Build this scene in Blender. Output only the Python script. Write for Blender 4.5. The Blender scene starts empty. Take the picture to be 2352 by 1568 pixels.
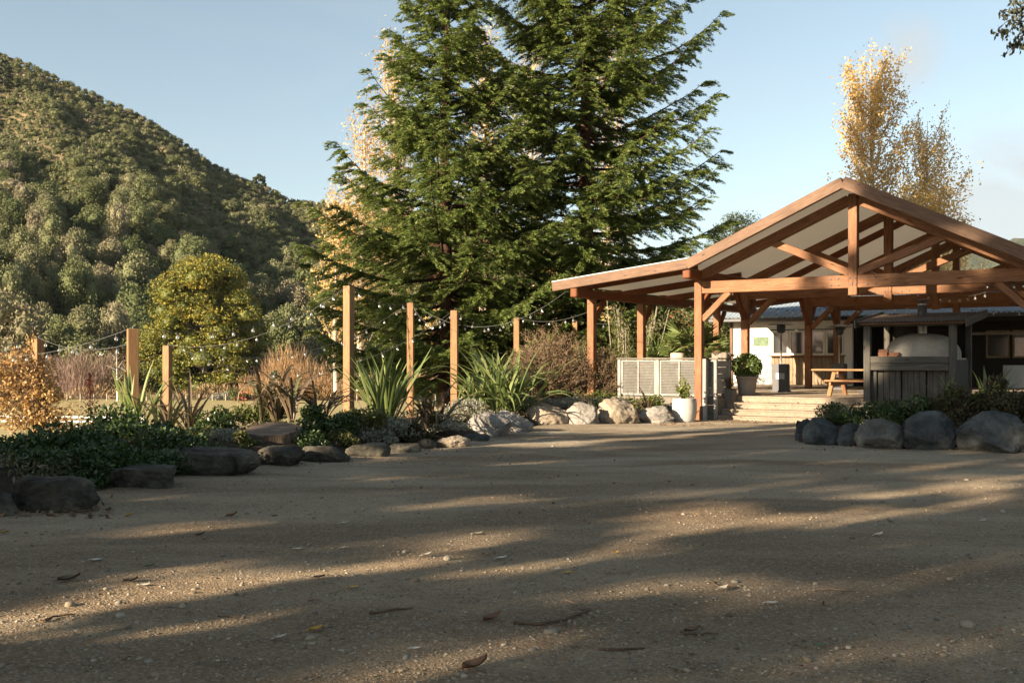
import bpy, bmesh, math, random
import numpy as np
from mathutils import Vector, Matrix, noise

random.seed(7)
S = bpy.context.scene
COL = S.collection
F, CU, HV, H = 2400.0, 1176.0, 822.0, 1.7      # focal length, centre column, horizon row, eye height (photo at 2352 px wide)


def at(u, v, Y):
    return Vector(((u - CU) / F * Y, Y, H - (v - HV) / F * Y))


def gnd(u, v, z=0.0):
    Y = (H - z) * F / (v - HV)
    return Vector(((u - CU) / F * Y, Y, z))


# ------------------------------------------------------------------ object bookkeeping
def tag(o, label=None, cat=None, group=None, kind=None):
    if label: o['label'] = label
    if cat: o['category'] = cat
    if group: o['group'] = group
    if kind: o['kind'] = kind
    return o


def thing(name, loc, label, cat, group=None):
    o = bpy.data.objects.new(name, None)
    o.empty_display_size = .2
    COL.objects.link(o)
    o.location = loc
    return tag(o, label, cat, group)


def base_of(parent):
    return Vector(parent['wbase']) if parent and 'wbase' in parent.keys() else (Vector(parent.location) if parent else Vector((0, 0, 0)))


class MB:
    """collects numpy chunks of vertices and faces, links them as one mesh object"""
    def __init__(s):
        s.v, s.f, s.t, s.m, s.n = [], [], [], [], 0

    def add(s, v, f, tint=.5, mat=0):
        v = np.asarray(v, dtype=np.float64).reshape(-1, 3)
        f = np.asarray(f, dtype=np.int64)
        if len(f) == 0: return
        s.v.append(v); s.f.append(f + s.n); s.n += len(v)
        s.t.append(np.array(np.broadcast_to(tint, (len(f),)), dtype=np.float64))
        s.m.append(np.full(len(f), mat, dtype=np.int64))

    def box(s, c, d, R=None, tint=.5, mat=0):
        c = np.array(c, float); d = np.array(d, float) / 2
        p = np.array([[x, y, z] for x in (-1, 1) for y in (-1, 1) for z in (-1, 1)], float) * d
        if R is not None: p = p @ np.array(R).T
        s.add(p + c, [[0, 1, 3, 2], [4, 6, 7, 5], [0, 4, 5, 1], [2, 3, 7, 6], [0, 2, 6, 4], [1, 5, 7, 3]], tint, mat)

    def mesh(s, name, off=(0, 0, 0), smooth=False):
        v = np.concatenate(s.v) - np.array(off, float)
        nf = [len(x) for x in s.f]
        sizes = np.concatenate([np.full(len(x), x.shape[1]) for x in s.f])
        loops = np.concatenate([x.ravel() for x in s.f])
        me = bpy.data.meshes.new(name)
        me.vertices.add(len(v)); me.vertices.foreach_set('co', v.astype(np.float32).ravel())
        me.loops.add(len(loops)); me.loops.foreach_set('vertex_index', loops.astype(np.int32))
        starts = np.concatenate([[0], np.cumsum(sizes)[:-1]])
        me.polygons.add(len(sizes)); me.polygons.foreach_set('loop_start', starts.astype(np.int32))
        me.polygons.foreach_set('material_index', np.concatenate(s.m).astype(np.int32))
        me.polygons.foreach_set('use_smooth', np.full(len(sizes), smooth, dtype=bool))
        a = me.attributes.new('tint', 'FLOAT', 'FACE')
        a.data.foreach_set('value', np.concatenate(s.t).astype(np.float32))
        me.update(calc_edges=True)
        return me

    def build(s, name, mats, parent=None, loc=None, smooth=False):
        off = base_of(parent) if parent is not None else Vector(loc if loc is not None else (0, 0, 0))
        me = s.mesh(name, off, smooth)
        for m in (mats if isinstance(mats, (list, tuple)) else [mats]):
            me.materials.append(m)
        o = bpy.data.objects.new(name, me)
        COL.objects.link(o)
        if parent is not None:
            o.parent = parent; o['wbase'] = list(off)
        else:
            o.location = off
        return o


def fix_base():
    for o in COL.objects:
        if 'wbase' in o.keys(): del o['wbase']


def copy_tree(o, parent=None):
    c = o.copy(); COL.objects.link(c)
    if parent is not None: c.parent = parent
    for ch in list(o.children):
        copy_tree(ch, c)
    return c


def beam(name, p0, p1, w, h, m, parent, bev=.012, up=(0, 0, 1)):
    """a squared timber with its own axes: x along the length, so the grain follows it"""
    p0, p1 = Vector(p0), Vector(p1)
    x = (p1 - p0); L = x.length; x.normalize()
    up = Vector(up)
    if abs(x.dot(up)) > .95: up = Vector(PB.to_3d()) if True else up
    y = up.cross(x).normalized(); z = x.cross(y)
    bm = bmesh.new()
    bmesh.ops.create_cube(bm, size=1)
    bmesh.ops.scale(bm, vec=(L, w, h), verts=bm.verts)
    if bev:
        bmesh.ops.bevel(bm, geom=bm.edges[:], offset=bev, segments=1, affect='EDGES')
    me = bpy.data.meshes.new(name); bm.to_mesh(me); bm.free()
    me.materials.append(m)
    o = bpy.data.objects.new(name, me); COL.objects.link(o)
    M = Matrix(((x.x, y.x, z.x, 0), (x.y, y.y, z.y, 0), (x.z, y.z, z.z, 0), (0, 0, 0, 1)))
    M.translation = (p0 + p1) / 2 - (base_of(parent) if parent is not None else Vector((0, 0, 0)))
    if parent is not None: o.parent = parent
    o.matrix_basis = M
    return o


# ------------------------------------------------------------------ geometry helpers
def unit(a):
    return a / (np.linalg.norm(a, axis=-1, keepdims=True) + 1e-9)


def leaves(mb, c, L, W, rng, dirs=None, jit=.7, tint=None, mat=0, flat=0.0, fold=0.0):
    """diamond leaves round the points c"""
    c = np.asarray(c, float).reshape(-1, 3); n = len(c)
    if n == 0: return
    L = np.broadcast_to(L, (n,)) * rng.uniform(.7, 1.3, n); W = np.broadcast_to(W, (n,)) * rng.uniform(.7, 1.3, n)
    r = rng.normal(size=(n, 3))
    d = unit(r) if dirs is None else unit(np.asarray(dirs, float) + jit * r * .6)
    nr = rng.normal(size=(n, 3)); nr[:, 2] += flat
    sd = unit(np.cross(d, nr))
    nn = np.cross(sd, d)
    v = np.stack([c - d * (L / 2)[:, None], c + sd * (W / 2)[:, None] + nn * (fold * W)[:, None],
                  c + d * (L / 2)[:, None], c - sd * (W / 2)[:, None] + nn * (fold * W)[:, None]], 1).reshape(-1, 3)
    f = np.arange(4 * n).reshape(n, 4)
    mb.add(v, f, rng.uniform(0, 1, n) if tint is None else np.clip(tint, 0, 1), mat)


def tube(mb, pts, r, sides=6, tint=.5, mat=0, cap=False):
    pts = np.asarray(pts, float); k = len(pts)
    r = np.broadcast_to(r, (k,)).astype(float)
    tg = unit(np.gradient(pts, axis=0))
    ref = np.array([0, 0, 1.]) if abs(tg[0][2]) < .9 else np.array([1., 0, 0])
    a = unit(np.cross(tg, ref)); b = np.cross(tg, a)
    ang = np.arange(sides) / sides * 2 * math.pi
    ring = pts[:, None, :] + r[:, None, None] * (a[:, None, :] * np.cos(ang)[None, :, None] + b[:, None, :] * np.sin(ang)[None, :, None])
    i = np.arange(k - 1)[:, None] * sides; j = np.arange(sides)[None, :]; j2 = (j + 1) % sides
    f = np.stack([i + j, i + j2, i + sides + j2, i + sides + j], -1).reshape(-1, 4)
    mb.add(ring.reshape(-1, 3), f, tint, mat)
    if cap:
        mb.add(ring[-1], [list(range(sides))], tint, mat)
        mb.add(ring[0], [list(range(sides))[::-1]], tint, mat)


def lathe(mb, c, prof, seg=24, tint=.5, mat=0):
    c = np.array(c, float); k = len(prof)
    ang = np.arange(seg) / seg * 2 * math.pi
    P = np.array([[[r * math.cos(t), r * math.sin(t), z] for t in ang] for r, z in prof]) + c
    i = np.arange(k - 1)[:, None] * seg; j = np.arange(seg)[None, :]; j2 = (j + 1) % seg
    f = np.stack([i + j, i + j2, i + seg + j2, i + seg + j], -1).reshape(-1, 4)
    mb.add(P.reshape(-1, 3), f, tint, mat)


_ICO = {}
def ico(n):
    if n not in _ICO:
        bm = bmesh.new(); bmesh.ops.create_icosphere(bm, subdivisions=n, radius=1)
        bm.verts.ensure_lookup_table()
        v = np.array([x.co[:] for x in bm.verts]); f = np.array([[y.index for y in x.verts] for x in bm.faces]); bm.free()
        _ICO[n] = (v, f)
    return _ICO[n]


def smooth01(a, b, x):
    t = np.clip((np.asarray(x, float) - a) / (b - a), 0, 1)
    return t * t * (3 - 2 * t)


def ball(rng, n, shell=.35):
    d = unit(rng.normal(size=(n, 3)))
    return d * (shell + (1 - shell) * rng.uniform(0, 1, (n, 1)) ** (1 / 2.))


# ------------------------------------------------------------------ materials
def new_mat(name):
    m = bpy.data.materials.new(name); m.use_nodes = True
    nt = m.node_tree; nt.nodes.clear()
    return m, nt


def N(nt, typ, **kw):
    n = nt.nodes.new(typ)
    for k, v in kw.items():
        if k[0] == 'i' and k[1:].isdigit(): n.inputs[int(k[1:])].default_value = v
        elif k.startswith('in_'): n.inputs[k[3:].replace('_', ' ')].default_value = v
        else: setattr(n, k, v)
    return n


def ramp(nt, fac, stops):
    r = nt.nodes.new('ShaderNodeValToRGB')
    el = r.color_ramp.elements
    while len(el) < len(stops): el.new(.5)
    for e, (p, c) in zip(el, stops):
        e.position = p; e.color = (*c, 1)
    nt.links.new(fac, r.inputs[0])
    return r.outputs[0]


def noise_node(nt, vec, scale, detail=4, rough=.55, dist=0):
    n = nt.nodes.new('ShaderNodeTexNoise')
    n.inputs['Scale'].default_value = scale; n.inputs['Detail'].default_value = detail
    n.inputs['Roughness'].default_value = rough; n.inputs['Distortion'].default_value = dist
    if vec is not None: nt.links.new(vec, n.inputs['Vector'])
    return n.outputs['Fac']


def coords(nt, which='Object', scale=(1, 1, 1), rnd=False):
    tc = nt.nodes.new('ShaderNodeTexCoord')
    mp = nt.nodes.new('ShaderNodeMapping'); mp.inputs['Scale'].default_value = scale
    nt.links.new(tc.outputs[which], mp.inputs['Vector'])
    if rnd:
        oi = nt.nodes.new('ShaderNodeObjectInfo')
        ml = N(nt, 'ShaderNodeMath', operation='MULTIPLY', i1=37.0)
        nt.links.new(oi.outputs['Random'], ml.inputs[0])
        cb = nt.nodes.new('ShaderNodeCombineXYZ')
        for k in range(3): nt.links.new(ml.outputs[0], cb.inputs[k])
        nt.links.new(cb.outputs[0], mp.inputs['Location'])
    return mp.outputs[0]


def mixc(nt, fac, a, b, mode='MIX'):
    n = nt.nodes.new('ShaderNodeMix'); n.data_type = 'RGBA'; n.blend_type = mode
    if isinstance(fac, (int, float)): n.inputs[0].default_value = fac
    else: nt.links.new(fac, n.inputs[0])
    for s, i in ((a, 6), (b, 7)):
        if isinstance(s, tuple): n.inputs[i].default_value = (*s, 1)
        else: nt.links.new(s, n.inputs[i])
    return n.outputs[2]


def finish(m, nt, col, rough=.8, spec=.3, bump=None, bstr=.3, bdist=.02, metal=0, trans=0):
    p = nt.nodes.new('ShaderNodeBsdfPrincipled')
    if isinstance(col, tuple): p.inputs['Base Color'].default_value = (*col, 1)
    else: nt.links.new(col, p.inputs['Base Color'])
    p.inputs['Roughness'].default_value = rough
    p.inputs['Specular IOR Level'].default_value = spec
    p.inputs['Metallic'].default_value = metal
    if bump is not None:
        b = nt.nodes.new('ShaderNodeBump'); b.inputs['Strength'].default_value = bstr; b.inputs['Distance'].default_value = bdist
        nt.links.new(bump, b.inputs['Height']); nt.links.new(b.outputs[0], p.inputs['Normal'])
    out = nt.nodes.new('ShaderNodeOutputMaterial')
    sh = p.outputs[0]
    if trans:
        t = nt.nodes.new('ShaderNodeBsdfTranslucent')
        if isinstance(col, tuple): t.inputs[0].default_value = (*col, 1)
        else: nt.links.new(col, t.inputs[0])
        mx = nt.nodes.new('ShaderNodeMixShader'); mx.inputs[0].default_value = trans
        nt.links.new(sh, mx.inputs[1]); nt.links.new(t.outputs[0], mx.inputs[2]); sh = mx.outputs[0]
    nt.links.new(sh, out.inputs['Surface'])
    return m


def plain(name, c1, c2=None, scale=6, rough=.8, spec=.3, bstr=.2, bdist=.01, metal=0, which='Object', rnd=True, stretch=(1, 1, 1)):
    m, nt = new_mat(name)
    v = coords(nt, which, stretch, rnd)
    f = noise_node(nt, v, scale, 6, .6)
    c2 = c2 or tuple(x * .75 for x in c1)
    col = ramp(nt, f, [(.3, c2), (.7, c1)])
    return finish(m, nt, col, rough, spec, f, bstr, bdist, metal)


def leafmat(name, cols, trans=.3, rough=.55, spec=.25, objvar=0.0):
    m, nt = new_mat(name)
    a = nt.nodes.new('ShaderNodeAttribute'); a.attribute_name = 'tint'
    fac = a.outputs['Fac']
    if objvar:
        oi = nt.nodes.new('ShaderNodeObjectInfo')
        mu = N(nt, 'ShaderNodeMath', operation='MULTIPLY', i1=1 - objvar); nt.links.new(fac, mu.inputs[0])
        ma = N(nt, 'ShaderNodeMath', operation='MULTIPLY_ADD', i1=objvar)
        nt.links.new(oi.outputs['Random'], ma.inputs[0]); nt.links.new(mu.outputs[0], ma.inputs[2])
        fac = ma.outputs[0]
    k = len(cols)
    col = ramp(nt, fac, [(i / max(1, k - 1), c) for i, c in enumerate(cols)])
    return finish(m, nt, col, rough, spec, trans=trans)


def woodmat(name, c1, c2, c3, rough=.65, spec=.25, gscale=(1.1, 16, 16), stain=.5, bstr=.15):
    m, nt = new_mat(name)
    v = coords(nt, 'Object', gscale, True)
    g = noise_node(nt, v, 2.2, 8, .65, .6)
    col = ramp(nt, g, [(.28, c3), (.5, c1), (.75, c2)])
    v2 = coords(nt, 'Object', (1, 1, 1), True)
    k = nt.nodes.new('ShaderNodeTexVoronoi'); k.inputs['Scale'].default_value = 2.3
    nt.links.new(coords(nt, 'Object', (.8, 2.6, 2.6), True), k.inputs['Vector'])
    kn = ramp(nt, k.outputs['Distance'], [(.05, (1, 1, 1)), (.16, (0, 0, 0))])
    col = mixc(nt, kn, col, tuple(x * .45 for x in c3))
    ck = noise_node(nt, coords(nt, 'Object', (.55, 26, 26), True), 2.6, 3, .5, .2)
    col = mixc(nt, ramp(nt, ck, [(.64, (0, 0, 0)), (.72, (.75, .75, .75))]), col, tuple(x * .35 for x in c3))
    st = noise_node(nt, v2, 1.7, 5, .6)
    stc = ramp(nt, st, [(.35, (0, 0, 0)), (.75, (stain, stain, stain))])
    col = mixc(nt, stc, col, tuple(x * .7 for x in c3))
    return finish(m, nt, col, rough, spec, g, bstr, .006)


M = {}
M['cedar'] = woodmat('cedar_timber', (.215, .098, .042), (.315, .162, .080), (.115, .042, .017))
M['cedar_dark'] = woodmat('reddish_timber', (.165, .054, .018), (.21, .075, .028), (.10, .029, .009))
M['barge'] = woodmat('weathered_cedar', (.155, .088, .052), (.21, .128, .082), (.08, .045, .028))
M['postwood'] = woodmat('post_timber', (.265, .15, .068), (.34, .21, .108), (.17, .082, .034))
M['grey'] = woodmat('grey_weathered_timber', (.17, .15, .12), (.24, .22, .18), (.08, .07, .055), rough=.85)
M['hutwood'] = woodmat('shaded_weathered_timber', (.085, .078, .064), (.135, .125, .105), (.036, .032, .026), rough=.85)  # grey timber in a darker copy, the hut's shade put into its colour
M['deck'] = woodmat('deck_timber', (.26, .205, .15), (.34, .285, .215), (.15, .11, .075), rough=.8)
M['tablewood'] = woodmat('table_timber', (.30, .155, .07), (.38, .22, .11), (.2, .09, .04))
M['clad'] = woodmat('cladding_timber', (.25, .18, .11), (.33, .26, .17), (.15, .095, .055))
M['louvre'] = woodmat('bleached_timber', (.30, .288, .262), (.36, .35, .325), (.165, .155, .135), rough=.85)
M['bark_red'] = plain('redwood_bark', (.10, .055, .038), (.04, .022, .015), 5, .95, .1, .8, .05, stretch=(3, 3, .5))
M['bark_grey'] = plain('grey_bark', (.30, .26, .21), (.13, .11, .09), 6, .95, .1, .6, .03, stretch=(3, 3, .7))
M['bark_pale'] = plain('pale_bark', (.52, .45, .36), (.28, .23, .18), 3, .9, .1, .4, .02, stretch=(2, 2, .6))
M['bark_brown'] = plain('brown_stump_bark', (.14, .10, .07), (.05, .036, .026), 5, .95, .1, .9, .05, stretch=(4, 4, .8))
M['twig'] = plain('twig', (.16, .11, .075), (.07, .045, .03), 8, .9, .1, .2, .01)
M['sheet'] = finish(*new_mat('roof_sheet'), (.78, .78, .76), .5, .4, trans=.52)
M['lining'] = finish(*new_mat('roof_lining'), (.80, .74, .66), .8, .2, trans=.52)
M['iron_blue'] = plain('blue_grey_roof_iron', (.30, .36, .41), (.20, .25, .29), 1.5, .45, .5, .05, .01)
M['iron_rust'] = plain('rusty_roof_iron', (.20, .16, .13), (.09, .075, .065), 4, .7, .3, .2, .01)
M['steel'] = plain('dull_steel', (.42, .42, .41), (.30, .30, .29), 5, .38, .5, .05, .005, .8)
M['bolt'] = plain('dark_bolt', (.05, .045, .04), None, 8, .5, .4)
M['black'] = plain('black_metal', (.035, .035, .037), (.02, .02, .022), 6, .45, .4, .05, .005)
M['charcoal'] = plain('charcoal_metal', (.07, .07, .075), (.05, .05, .055), 6, .5, .4, .05, .005)
M['plaster'] = plain('oven_plaster', (.36, .335, .28), (.22, .20, .17), 3, .9, .15, .3, .015)
M['whitewall'] = plain('white_wall', (.70, .68, .64), (.64, .62, .58), 1.5, .85, .2, .08, .005)
M['whitepaint'] = plain('cream_paint', (.66, .63, .53), (.60, .57, .48), 3, .6, .3, .05, .003)
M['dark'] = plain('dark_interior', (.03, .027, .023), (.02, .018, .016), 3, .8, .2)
M['potwhite'] = plain('pale_concrete_pot', (.42, .40, .365), (.35, .33, .30), 7, .85, .2, .15, .006)
M['pottaupe'] = plain('taupe_pot', (.33, .27, .215), (.28, .23, .18), 5, .7, .3, .1, .004)
M['soil'] = plain('garden_soil', (.055, .038, .026), (.022, .016, .012), 14, .95, .1, .9, .03)
M['brick'] = plain('old_brick', (.26, .13, .08), (.16, .08, .05), 12, .9, .1, .3, .01)
M['poster'] = plain('green_poster', (.05, .10, .04), (.15, .19, .12), 9, .6, .3, 0, .001)
M['whiteboard'] = plain('pale_board', (.36, .35, .31), (.30, .29, .26), 2, .7, .3, .05, .004)
M['whiterail'] = plain('white_paint', (.80, .79, .76), (.70, .69, .66), 4, .6, .3, .05, .003)
M['wire'] = plain('pale_cable', (.10, .10, .09), (.07, .07, .065), 4, .6, .3, 0, .001)
M['leaf_yellow'] = leafmat('yellow_fallen_leaf', [(.42, .22, .03), (.55, .33, .06), (.36, .16, .03)], .15)
M['leaf_pale'] = leafmat('pale_fallen_leaf', [(.48, .42, .32), (.62, .56, .45), (.36, .29, .2)], .1)
M['leaf_dark'] = leafmat('dark_fallen_leaf', [(.06, .045, .035), (.11, .075, .05), (.035, .028, .025)], .05)
M['leaf_brown'] = leafmat('brown_fallen_leaf', [(.16, .09, .05), (.26, .15, .08), (.09, .05, .03), (.33, .22, .12)], .1)
M['leaf_green'] = leafmat('green_fallen_leaf', [(.06, .11, .04), (.10, .17, .07)], .15)

def rockmat(name, c1, c2, c3):
    m, nt = new_mat(name)
    v = coords(nt, 'Object', (1, 1, 1), True)
    a = noise_node(nt, v, 2.2, 8, .62, .4)
    b = noise_node(nt, v, 14, 6, .7)
    col = ramp(nt, a, [(.32, c3), (.5, c1), (.68, c2)])
    col = mixc(nt, ramp(nt, b, [(.5, (0, 0, 0)), (.72, (.6, .6, .6))]), col, c3)
    ad = N(nt, 'ShaderNodeMath', operation='MULTIPLY_ADD', i1=.35)
    nt.links.new(b, ad.inputs[0]); nt.links.new(a, ad.inputs[2])
    vl = nt.nodes.new('ShaderNodeTexVoronoi'); vl.inputs['Scale'].default_value = 7; nt.links.new(v, vl.inputs['Vector'])
    md = N(nt, 'ShaderNodeMath', operation='MULTIPLY_ADD', i1=.42); nt.links.new(b, md.inputs[0]); nt.links.new(vl.outputs['Distance'], md.inputs[2])
    col = mixc(nt, ramp(nt, md.outputs[0], [(.16, (.38, .38, .38)), (.30, (0, 0, 0))]), col, tuple(min(1, x * 1.5) for x in c2))
    return finish(m, nt, col, .9, .2, ad.outputs[0], .9, .06)


M['redwood'] = leafmat('redwood_foliage', [(.055, .090, .023), (.108, .152, .035), (.17, .205, .050), (.245, .262, .078)], .35)
M['gold'] = leafmat('golden_poplar_leaves', [(.48, .28, .085), (.62, .42, .13), (.70, .53, .23), (.50, .34, .16)], .42)
M['maple'] = leafmat('turning_green_gold_leaves', [(.07, .085, .018), (.14, .15, .028), (.27, .225, .036), (.42, .29, .05)], .22)
M['hill'] = leafmat('hillside_bush', [(.040, .055, .021), (.080, .098, .036), (.13, .142, .060), (.18, .180, .092), (.20, .165, .105), (.26, .235, .175)], .15, .7, .15, objvar=.62)
M['hillstuff'] = leafmat('hillside_scrub', [(.040, .055, .021), (.080, .098, .036), (.13, .142, .060), (.18, .180, .092), (.20, .165, .105), (.26, .235, .175)], .15, .7, .15)
M['bushgreen'] = leafmat('glossy_green_leaves', [(.022, .042, .012), (.045, .075, .02), (.075, .11, .03)], .2, .35, .4)
M['bushlight'] = leafmat('light_green_leaves', [(.07, .10, .022), (.12, .15, .035), (.19, .20, .055)], .3, .5)
M['boxbush'] = leafmat('bright_box_leaves', [(.05, .09, .02), (.09, .14, .03), (.15, .19, .05)], .3, .5)
M['olive'] = leafmat('olive_green_leaves', [(.05, .065, .02), (.10, .11, .035), (.16, .15, .05)], .3)
M['flower'] = leafmat('green_and_red_leaves', [(.045, .065, .02), (.07, .10, .03), (.11, .13, .045), (.40, .07, .05)], .3)
M['autumn'] = leafmat('orange_vine_leaves', [(.26, .12, .045), (.40, .25, .085), (.50, .37, .17), (.34, .18, .08)], .35)
M['redleaf'] = leafmat('red_leaves', [(.30, .07, .05), (.42, .13, .09)], .35)
M['cotone'] = leafmat('brownish_small_leaves', [(.075, .062, .030), (.125, .098, .050), (.18, .13, .07), (.21, .095, .045)], .2)
M['shadebush'] = leafmat('shaded_dull_leaves', [(.035, .035, .015), (.06, .05, .024), (.085, .06, .03), (.05, .055, .02)], .2)  # leaf colours darkened, with the shade of the right-hand bed painted in
M['darkleaf'] = leafmat('backlit_hanging_leaves', [(.018, .024, .014), (.035, .04, .02), (.06, .05, .025)], .1)  # leaves coloured dark to stand in for their backlit shade
M['rock_mid'] = rockmat('shaded_grey_stone', (.115, .11, .098), (.165, .16, .145), (.055, .052, .045))  # darker copy of the pale grey stone, shade put into the colour
M['lavender'] = leafmat('grey_green_leaves', [(.16, .16, .11), (.24, .24, .18), (.32, .31, .25)], .2)
M['flaxgreen'] = leafmat('green_flax', [(.085, .12, .036), (.15, .19, .058), (.24, .27, .105)], .28, .4, .4)
M['flaxbronze'] = leafmat('bronze_flax', [(.075, .055, .035), (.13, .09, .055), (.20, .15, .085), (.11, .11, .05)], .2, .45, .35)
M['palm'] = leafmat('fan_palm_leaves', [(.075, .11, .03), (.13, .17, .05), (.21, .23, .08)], .3, .45)
M['willow'] = leafmat('orange_willow_stems', [(.36, .225, .085), (.42, .28, .105), (.34, .20, .105), (.30, .22, .13)], .25, .8)
M['drygrass'] = leafmat('rusty_dry_grass', [(.20, .13, .065), (.30, .20, .10), (.34, .24, .13), (.15, .12, .06)], .2)
M['purple'] = leafmat('purple_grey_stems', [(.20, .14, .11), (.27, .18, .14), (.16, .12, .09)], .1, .8)
M['birch'] = plain('birch_bark', (.66, .62, .56), (.5, .46, .4), 6, .8, .2)
M['pine'] = leafmat('dark_pine_needles', [(.04, .055, .025), (.075, .09, .045), (.10, .11, .06)], .15)


M['rock_warm'] = rockmat('warm_sandstone', (.27, .22, .16), (.35, .295, .225), (.14, .11, .08))
M['rock_grey'] = rockmat('pale_grey_stone', (.22, .20, .175), (.30, .28, .25), (.11, .10, .085))
M['rock_blue'] = rockmat('blue_grey_stone', (.058, .062, .060), (.115, .122, .118), (.020, .022, .021))
M['rock_moss'] = rockmat('dark_mossy_stone', (.062, .055, .042), (.145, .128, .095), (.016, .015, .012))


def gravel_material():
    m, nt = new_mat('gravel')
    v = coords(nt, 'Object')
    big = noise_node(nt, v, .35, 4, .6)
    mid = noise_node(nt, v, 2.6, 6, .65)
    fine = noise_node(nt, v, 60, 5, .7)
    col = ramp(nt, big, [(.3, (.285, .20, .118)), (.7, (.39, .295, .185))])
    col = mixc(nt, ramp(nt, mid, [(.35, (0, 0, 0)), (.7, (.55, .55, .55))]), col, (.20, .13, .072))
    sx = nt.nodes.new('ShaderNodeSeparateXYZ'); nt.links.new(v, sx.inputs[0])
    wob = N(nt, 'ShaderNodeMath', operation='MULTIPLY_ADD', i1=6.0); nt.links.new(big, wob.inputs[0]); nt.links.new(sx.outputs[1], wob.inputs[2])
    pale = N(nt, 'ShaderNodeMapRange', i1=10.0, i2=29.0, i3=0.0, i4=.95); nt.links.new(wob.outputs[0], pale.inputs[0])  # paler fine gravel nearer the steps, its lightness partly painted daylight
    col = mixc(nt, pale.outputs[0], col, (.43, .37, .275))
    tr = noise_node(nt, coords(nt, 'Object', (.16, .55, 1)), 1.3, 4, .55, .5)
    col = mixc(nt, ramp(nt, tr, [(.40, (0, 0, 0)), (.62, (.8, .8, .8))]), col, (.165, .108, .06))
    vo = nt.nodes.new('ShaderNodeTexVoronoi'); vo.inputs['Scale'].default_value = 55
    nt.links.new(v, vo.inputs['Vector'])
    sel = nt.nodes.new('ShaderNodeSeparateColor'); nt.links.new(vo.outputs['Color'], sel.inputs[0])
    peb = ramp(nt, sel.outputs[0], [(.6, (0, 0, 0)), (.97, (.55, .55, .55))])
    col = mixc(nt, peb, col, (.40, .335, .245))
    dk = ramp(nt, sel.outputs[1], [(.75, (0, 0, 0)), (.98, (.45, .45, .45))])
    col = mixc(nt, dk, col, (.065, .053, .04))
    col = mixc(nt, ramp(nt, fine, [(.42, (0, 0, 0)), (.66, (.35, .35, .35))]), col, (.12, .085, .053))
    v2 = nt.nodes.new('ShaderNodeTexVoronoi'); v2.inputs['Scale'].default_value = 24
    nt.links.new(v, v2.inputs['Vector'])
    h = N(nt, 'ShaderNodeMath', operation='SUBTRACT', i0=1.0); nt.links.new(vo.outputs['Distance'], h.inputs[1])
    h2 = N(nt, 'ShaderNodeMath', operation='MULTIPLY_ADD', i1=1.4); nt.links.new(fine, h2.inputs[0]); nt.links.new(h.outputs[0], h2.inputs[2])
    lump = noise_node(nt, v, 8.5, 5, .62)
    h3 = N(nt, 'ShaderNodeMath', operation='MULTIPLY_ADD', i1=3.2); nt.links.new(lump, h3.inputs[0]); nt.links.new(h2.outputs[0], h3.inputs[2])
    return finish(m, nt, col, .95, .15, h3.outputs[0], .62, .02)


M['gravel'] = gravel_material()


def field_material():
    m, nt = new_mat('pasture')
    v = coords(nt, 'Object')
    a = noise_node(nt, v, .03, 5, .6); b = noise_node(nt, v, .5, 6, .7); c = noise_node(nt, coords(nt, 'Object', (.25, 3, 1)), .4, 5, .6)
    col = ramp(nt, a, [(.35, (.33, .265, .13)), (.65, (.40, .33, .165))])
    col = mixc(nt, ramp(nt, b, [(.4, (0, 0, 0)), (.7, (.6, .6, .6))]), col, (.165, .15, .06))
    col = mixc(nt, ramp(nt, c, [(.45, (0, 0, 0)), (.7, (.5, .5, .5))]), col, (.30, .25, .125))
    return finish(m, nt, col, .95, .1, b, .5, .15)


M['field'] = field_material()


def hill_material():
    m, nt = new_mat('hill_ground')
    v = coords(nt, 'Object')
    a = noise_node(nt, v, .02, 6, .6); b = noise_node(nt, v, .22, 6, .7)
    col = ramp(nt, a, [(.35, (.10, .085, .04)), (.55, (.20, .145, .08)), (.7, (.28, .20, .12))])
    col = mixc(nt, ramp(nt, b, [(.4, (0, 0, 0)), (.65, (.8, .8, .8))]), col, (.075, .075, .035))
    return finish(m, nt, col, .95, .1, b, .8, .8)


M['hillground'] = hill_material()


def mountain_material():
    m, nt = new_mat('mountain_forest')
    v = coords(nt, 'Object')
    a = noise_node(nt, v, .012, 7, .62); b = noise_node(nt, v, .09, 7, .72)
    col = ramp(nt, a, [(.35, (.075, .09, .05)), (.6, (.13, .125, .075)), (.75, (.19, .165, .11))])
    col = mixc(nt, ramp(nt, b, [(.4, (0, 0, 0)), (.65, (.7, .7, .7))]), col, (.04, .055, .035))
    return finish(m, nt, col, .95, .05, b, .9, 8)


M['mountain'] = mountain_material()


def bulb_material():
    m, nt = new_mat('bulb_glass')
    g = N(nt, 'ShaderNodeBsdfGlossy'); g.inputs['Roughness'].default_value = .12; g.inputs[0].default_value = (.95, .95, .95, 1)
    t = nt.nodes.new('ShaderNodeBsdfTransparent'); t.inputs[0].default_value = (.9, .92, .92, 1)
    d = nt.nodes.new('ShaderNodeBsdfDiffuse'); d.inputs[0].default_value = (.8, .8, .78, 1)
    a = nt.nodes.new('ShaderNodeMixShader'); a.inputs[0].default_value = .35
    b = nt.nodes.new('ShaderNodeMixShader'); b.inputs[0].default_value = .26
    nt.links.new(g.outputs[0], a.inputs[1]); nt.links.new(d.outputs[0], a.inputs[2])
    nt.links.new(t.outputs[0], b.inputs[1]); nt.links.new(a.outputs[0], b.inputs[2])
    o = nt.nodes.new('ShaderNodeOutputMaterial'); nt.links.new(b.outputs[0], o.inputs[0])
    return m


M['bulb'] = bulb_material()
M['glass'] = plain('dark_window_glass', (.03, .035, .035), (.02, .024, .024), 2, .08, .35, 0, .001)

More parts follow.
